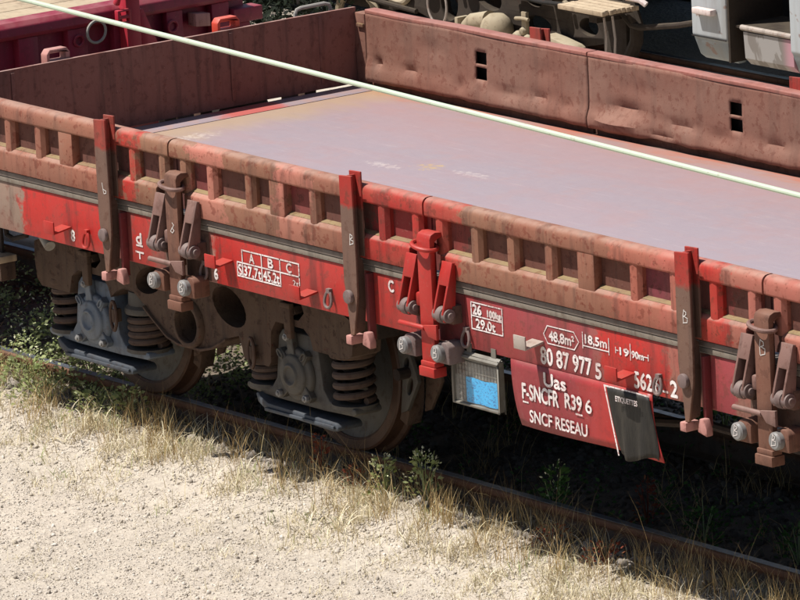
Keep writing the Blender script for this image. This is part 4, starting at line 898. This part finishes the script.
for x in (-9.45, -8.92, -8.30, -7.72): G().cyl((x, yg + .09, .33), (x, yg + .12, .33), .022, 6).obj('frame_bolt', 'dustytan', WV, .003)
G().tube([(-10.3, yg + .05, .30), (-9.75, yg + .02, .33), (-9.2, yg + .02, .30), (-8.7, yg + .04, .36), (-7.9, yg + .04, .33), (-7.3, yg + .05, .36)], .014, 8).obj('air_hose', 'black', WV)
G().tube([(-10.3, yg + .08, .10), (-9.9, yg + .06, .13), (-9.3, yg + .06, .10)], .018, 8).obj('brake_rod', 'dustybrown', WV)
G().box(-8.30, -7.95, yg + .06, yg + .11, .335, .40).obj('spring_plank', 'dustytan', WV, .006)
for xw in (-9.06, -11.4):
    for s in (-1, 1): G().lathe([(0, s * .79), (.44, s * .795), (.45, s * .73), (.48, s * .70), (.47, s * .67), (0, s * .67)], (xw, 7.58, .45), 'y', 44).obj('wheel', 'tread', WV)
    G().cyl((xw, 6.7, .45), (xw, 8.4, .45), .08).obj('axle', 'bogiedark', WV)
G().tube([(-6.86, yv + .0, .545), (-6.83, yv - .02, .50), (-6.70, yv - .02, .50), (-6.66, yv, .47)], .020, 8).obj('pull_handle', 'whitebit', WV)

# ================================================================ OVERHEAD WIRE
ow = G().tube([(-60, -10, 6.6), (-30, -10, 6.0), (0, -10, 5.31), (11.2, -10, 5.011), (14.49, -10, 4.923), (30, -10, 4.52), (60, -10, 4.2)], .0068, 10).obj('overhead_wire', 'wirem')
tag(ow, 'pale green taut overhead wire crossing above the wagon', 'wire')

# ================================================================ STONES, GRASS AND WEEDS
def zarr(x, y): return np.array([gz(a, b) for a, b in zip(x, y)])
ICO = bmesh.new(); bmesh.ops.create_icosphere(ICO, subdivisions=1, radius=1); ICO.verts.ensure_lookup_table()
IV = np.array([v.co[:] for v in ICO.verts]); IF = np.array([[v.index for v in f.verts] for f in ICO.faces]); ICO.free()
OV = np.array([(1, 0, 0), (-1, 0, 0), (0, 1, 0), (0, -1, 0), (0, 0, 1), (0, 0, -1)], float); OF = np.array([(0, 2, 4), (2, 1, 4), (1, 3, 4), (3, 0, 4), (2, 0, 5), (1, 2, 5), (3, 1, 5), (0, 3, 5)])
def rocks(name, x, y, size, mat, base, label, flat=.65, sink=.3):
    BV, BF = base; n = len(x); k = len(BV); z = zarr(x, y)
    d = BV[None] * (1 + RNG.uniform(-.32, .32, (n, k, 1))) * np.stack([RNG.uniform(.7, 1.3, n), RNG.uniform(.7, 1.2, n), RNG.uniform(.45, .9, n) * flat / .65], 1)[:, None]
    q = RNG.normal(size=(n, 4)); q /= np.linalg.norm(q, axis=1)[:, None]; a, b, c, e = q.T
    Rm = np.stack([1 - 2 * (c*c + e*e), 2 * (b*c - e*a), 2 * (b*e + c*a), 2 * (b*c + e*a), 1 - 2 * (b*b + e*e), 2 * (c*e - b*a), 2 * (b*e - c*a), 2 * (c*e + b*a), 1 - 2 * (b*b + c*c)], 1).reshape(n, 3, 3)
    d = np.einsum('nij,nkj->nki', Rm, d) * size[:, None, None]
    Vv = d + np.stack([x, y, z + size * (.5 - sink)], 1)[:, None]
    Fi = (BF[None] + (np.arange(n) * k)[:, None, None]).reshape(-1)
    o = raw(name, Vv.reshape(-1, 3), Fi, np.full(n * len(BF), 3), mat)
    return tag(o, label, None, None, 'stuff')
def scatter(n, x0, x1, y0, y1, m=120, keep=None):
    x = RNG.uniform(x0, x1, n); y = RNG.uniform(y0, y1, n)
    k = in_view(np.stack([x, y, np.full(n, -.24)], 1), m)
    x, y = x[k], y[k]
    if keep is not None: k = keep(x, y); x, y = x[k], y[k]
    return x, y
x, y = scatter(210000, -5.5, 4.0, -4.6, -.85); rocks('fine_gravel', x, y, RNG.gamma(1.1, .0019, len(x)) + .0019, 'stones', (OV, OF), 'loose pale gravel lying over the yard', .55, .45)
x, y = scatter(1600, -5.5, 4.0, -4.6, -.9); rocks('loose_stones', x, y, np.minimum(RNG.gamma(2, .004, len(x)) + .005, .014), 'stones', (IV, IF), 'scattered larger stones among the gravel')
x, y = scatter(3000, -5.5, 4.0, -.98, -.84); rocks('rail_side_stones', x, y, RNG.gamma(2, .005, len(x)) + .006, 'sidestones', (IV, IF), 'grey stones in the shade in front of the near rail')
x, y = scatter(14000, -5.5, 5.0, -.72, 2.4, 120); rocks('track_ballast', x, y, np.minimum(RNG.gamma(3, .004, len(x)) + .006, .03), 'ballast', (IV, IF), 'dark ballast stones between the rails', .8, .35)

def blades(name, x, y, h, wd, mat, label, lean=.5, segs=3, z=None, droop=.5):
    """tapering bent blades, one strip each"""
    n = len(x); z = zarr(x, y) if z is None else z
    az = RNG.uniform(0, 2 * np.pi, n); tilt = RNG.uniform(.05, lean, n); fa = az + RNG.normal(1.57, .5, n)
    dx, dy = np.cos(az), np.sin(az); wx, wy = np.cos(fa), np.sin(fa)
    V = np.zeros((n, 2 * segs + 1, 3)); a = tilt.copy(); px, py, pz = x.copy(), y.copy(), z - .008
    for s in range(segs + 1):
        t = s / segs; w_ = wd * (1 - t * .85) * .5
        if s < segs:
            V[:, 2*s] = np.stack([px - wx * w_, py - wy * w_, pz], 1); V[:, 2*s+1] = np.stack([px + wx * w_, py + wy * w_, pz], 1)
        else: V[:, 2*s] = np.stack([px, py, pz], 1)
        l = h / segs; px = px + dx * np.sin(a) * l; py = py + dy * np.sin(a) * l; pz = pz + np.cos(a) * l; a = a + droop * RNG.uniform(.2, 1.2, n)
    f = []
    per = 2 * segs + 1; base = np.arange(n) * per; idx = []; 
    quads = np.concatenate([np.stack([base + 2*s, base + 2*s + 1, base + 2*s + 3, base + 2*s + 2], 1) for s in range(segs - 1)], 0) if segs > 1 else np.zeros((0, 4), int)
    tris = np.stack([base + 2*(segs-1), base + 2*(segs-1) + 1, base + 2*segs], 1)
    o = raw(name, V.reshape(-1, 3), np.concatenate([quads.reshape(-1), tris.reshape(-1)]), np.concatenate([np.full(len(quads), 4), np.full(len(tris), 3)]), mat)
    if label: tag(o, label, None, None, 'stuff')
    return o
def tufts(nt, per, x0, x1, y0, y1, spread, keepf=None, m=140):
    cx, cy = scatter(nt, x0, x1, y0, y1, m, keepf); k = RNG.poisson(per, len(cx)); X = np.repeat(cx, k); Y = np.repeat(cy, k)
    return X + RNG.normal(0, spread, len(X)), Y + RNG.normal(0, spread, len(X))
def fade(x, y):   # grass thins out away from the rail; heavier towards the right
    edge = -1.12 - .16 * np.clip((x + 1) / 2.5, 0, 1.2) - .12 * np.clip((-1.0 - x) / 2, 0, 1)
    d = (edge - y); nn = np.array([mnoise.noise((a * 1.6, b * 1.6, 7)) for a, b in zip(x, y)])
    n2 = np.array([mnoise.noise((a * 4.5, b * 4.5, 1)) for a, b in zip(x, y)])
    p = np.where(d < 0, 1, np.maximum(np.exp(-np.clip(d, 0, 9) / .17), .16 * np.exp(-np.clip(d, 0, 9) / .55))) * np.clip(.45 + 1.2 * nn + 1.3 * n2, .03, 1.2)
    return RNG.uniform(0, 1, len(x)) < p
x, y = tufts(17000, 11, -4.5, 4.0, -3.0, -.72, .035, fade); blades('dry_grass', x, y, RNG.gamma(4, .014, len(x)) + .010, RNG.uniform(.0025, .006, len(x)), 'drygrass', 'dry straw coloured grass along the rail', 1.0, 3)
x, y = tufts(900, 12, -4.5, 4.0, -4.0, -1.2, .03, lambda x, y: np.array([mnoise.noise((a * 1.1, b * 1.1, 2)) for a, b in zip(x, y)]) > .12); blades('sparse_grass', x, y, RNG.gamma(3, .010, len(x)) + .01, RNG.uniform(.002, .005, len(x)), 'drygrass', 'short sparse straw on the open gravel', 1.3, 2)
x, y = scatter(42000, -4.5, 4.0, -2.6, -.72, 120, fade); blades('straw_litter', x, y, RNG.uniform(.03, .10, len(x)), RNG.uniform(.002, .005, len(x)), 'drygrass', 'fallen straw lying on the gravel', 1.55, 2, None, .1)
x, y = tufts(260, 8, -4.5, 4.0, -1.25, -.80, .03); blades('tall_dry_stalks', x, y, RNG.gamma(6, .030, len(x)) + .03, RNG.uniform(.002, .004, len(x)), 'stalk', 'tall brown grass stalks beside the near rail', .45, 4, None, .35)
x, y = tufts(420, 4, -4.5, 4.0, -1.4, -.83, .05, fade); blades('curled_stalks', x, y, RNG.uniform(.12, .27, len(x)), RNG.uniform(.005, .008, len(x)), 'drygrass', 'bleached drooping grass stalks with curled tips beside the rail', .5, 6, None, .55)
x, y = tufts(60, 20, -4.5, 4.0, -1.12, -.83, .035); blades('brown_tufts', x, y, RNG.uniform(.10, .24, len(x)), RNG.uniform(.003, .005, len(x)), 'stalk', 'upright brown grass tufts against the near rail', .35, 3, None, .15)
x, y = tufts(500, 7, -4.5, 4.0, -1.9, -.85, .04, fade); blades('green_tinged_grass', x, y, RNG.uniform(.04, .12, len(x)), RNG.uniform(.003, .006, len(x)), 'green', 'pale green grass blades among the straw', .8, 3)
def leaves(n, c, rad, h, size, up=.5):
    """small leaf quads in an upright clump"""
    t = RNG.uniform(0, 1, n) ** .8; r_ = rad * np.sqrt(RNG.uniform(0, 1, n)) * (1.1 - .6 * t); a = RNG.uniform(0, 6.283, n)
    p = np.stack([c[0] + r_ * np.cos(a), c[1] + r_ * np.sin(a), c[2] + h * t], 1)
    d = np.stack([np.cos(a), np.sin(a), RNG.uniform(-.2, 1.0, n) * up * 2], 1); d /= np.linalg.norm(d, axis=1)[:, None]
    q = np.cross(d, RNG.normal(size=(n, 3))); q /= np.linalg.norm(q, axis=1)[:, None]; s = size * RNG.uniform(.6, 1.4, (n, 1))
    return np.stack([p, p + d * s * .5 + q * s * .28, p + d * s, p + d * s * .5 - q * s * .28], 1)
def leafobj(name, Q, mat, parent=None):
    n = len(Q); return raw(name, Q.reshape(-1, 3), np.arange(4 * n), np.full(n, 4), mat, parent)
# weeds one can tell apart
def weed(x, y, h, rad, mat, label, nl=160, flowers=0, size=.03, stems=5, stemmat='green', group=None, name='weed_plant'):
    z = gz(x, y) - .01; t = thing(name, label, 'plant', group, (x, y, z)); g = G()
    for k in range(stems):
        a = random.uniform(0, 6.28); r_ = rad * random.uniform(.2, .9); hh = h * random.uniform(.7, 1.1)
        g.tube([(0, 0, 0), (r_ * .4 * math.cos(a), r_ * .4 * math.sin(a), hh * .5), (r_ * math.cos(a), r_ * math.sin(a), hh)], [.004, .003, .0015], 5)
    g.obj('stem', stemmat, t)
    leafobj('foliage', leaves(nl, (0, 0, 0), rad, h, size), mat, t)['kind'] = 'stuff'
    if flowers: leafobj('flower_heads', leaves(flowers, (0, 0, h * .55), rad * 1.05, h * .55, .016, 1.0), 'flower', t)['kind'] = 'stuff'
    return t
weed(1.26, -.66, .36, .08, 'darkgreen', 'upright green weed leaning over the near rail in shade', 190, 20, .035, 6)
weed(.55, -.93, .26, .10, 'green', 'pale green flowering weed in front of the near rail', 130, 60, .028, 7)
weed(.28, -.98, .22, .09, 'green', 'small pale weed beside the rail below the red latch post', 110, 40, .026, 6)
weed(-3.0, -.93, .20, .16, 'green', 'pale leafy weed in front of the rail at the left edge', 240, 20, .028, 7)
weed(-3.45, -.95, .18, .16, 'green', 'leafy weed in front of the rail at the far left', 220, 10, .028, 7)
weed(-2.05, -.92, .18, .12, 'green', 'pale green weed below the left wheel against the rail', 170, 20, .026, 6)
weed(-3.15, -.42, .22, .17, 'green', 'green leafy weed at the foot of the rail near the left wheel', 260, 0, .03, 7)
weed(-2.30, -.95, .13, .20, 'green', 'low pale green weed in the straw below the left wheel', 260, 20, .026, 6)
weed(-2.75, -1.0, .12, .2, 'green', 'sprawling pale weed at the left edge of the straw', 200, 10, .026, 6)
weed(-.30, -.95, .22, .05, 'redweed', 'rust red dock stem in front of the right wheel', 80, 0, .022, 3, 'redweed')
weed(.05, -1.0, .14, .07, 'redweed', 'short rust red dock beside the rail', 70, 0, .02, 3, 'redweed')
weed(1.65, -1.0, .12, .12, 'redweed', 'low red tinted weed under the data plate', 90, 0, .02, 4, 'redweed')
weed(2.1, -1.02, .12, .14, 'redweed', 'low red tinted weed at the bottom edge', 90, 0, .02, 4, 'redweed')
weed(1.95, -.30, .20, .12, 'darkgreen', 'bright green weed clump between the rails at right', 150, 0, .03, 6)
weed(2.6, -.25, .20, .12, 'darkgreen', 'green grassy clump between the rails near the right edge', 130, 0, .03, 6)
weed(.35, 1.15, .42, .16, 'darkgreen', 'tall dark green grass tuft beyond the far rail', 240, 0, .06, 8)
weed(1.45, -.25, .24, .07, 'redweed', 'dry brown weed between the rails behind the green one', 70, 0, .025, 4, 'redweed')
# leafy cover round the left end of the bogie and under the wagon
C_ = []
cx, cy = scatter(420, -5.6, -2.2, -.95, 1.6, 60)
for a, b in zip(cx, cy): C_.append(leaves(34, (a, b, gz(a, b)), .10, random.uniform(.08, .30), .026))
tag(leafobj('leafy_ground_cover', np.concatenate(C_), 'green'), 'leafy pale green weeds round the left end of the bogie', None, None, 'stuff')
C_ = []
for a, b in zip(cx[::3], cy[::3]): C_.append(leaves(9, (a, b, gz(a, b) + .12), .10, .18, .016, 1.))
tag(leafobj('weed_flowers', np.concatenate(C_), 'flower'), 'tiny pale flowers on the weeds at left', None, None, 'stuff')
C_ = []
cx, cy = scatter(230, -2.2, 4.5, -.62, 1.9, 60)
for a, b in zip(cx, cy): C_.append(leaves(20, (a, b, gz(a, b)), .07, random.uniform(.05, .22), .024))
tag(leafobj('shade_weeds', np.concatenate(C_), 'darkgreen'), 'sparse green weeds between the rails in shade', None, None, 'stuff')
x, y = tufts(150, 10, -2.5, 4.5, -.65, 1.9, .03); blades('shade_grass', x, y, RNG.gamma(5, .03, len(x)) + .03, RNG.uniform(.003, .006, len(x)), 'stalk', 'dry stalks between the rails in shade', .6, 3)

C_ = []
cx, cy = RNG.uniform(-14.5, -9.9, 420), RNG.uniform(5.0, 6.25, 420)
for a, b in zip(cx, cy): C_.append(leaves(30, (a, b, gz(a, b)), .14, random.uniform(.08, .26), .045))
tag(leafobj('trackside_weeds', np.concatenate(C_), 'shadeleaf'), 'low weeds with shade put into their dark leaf colour beside the second track beyond the headboard', None, None, 'stuff')
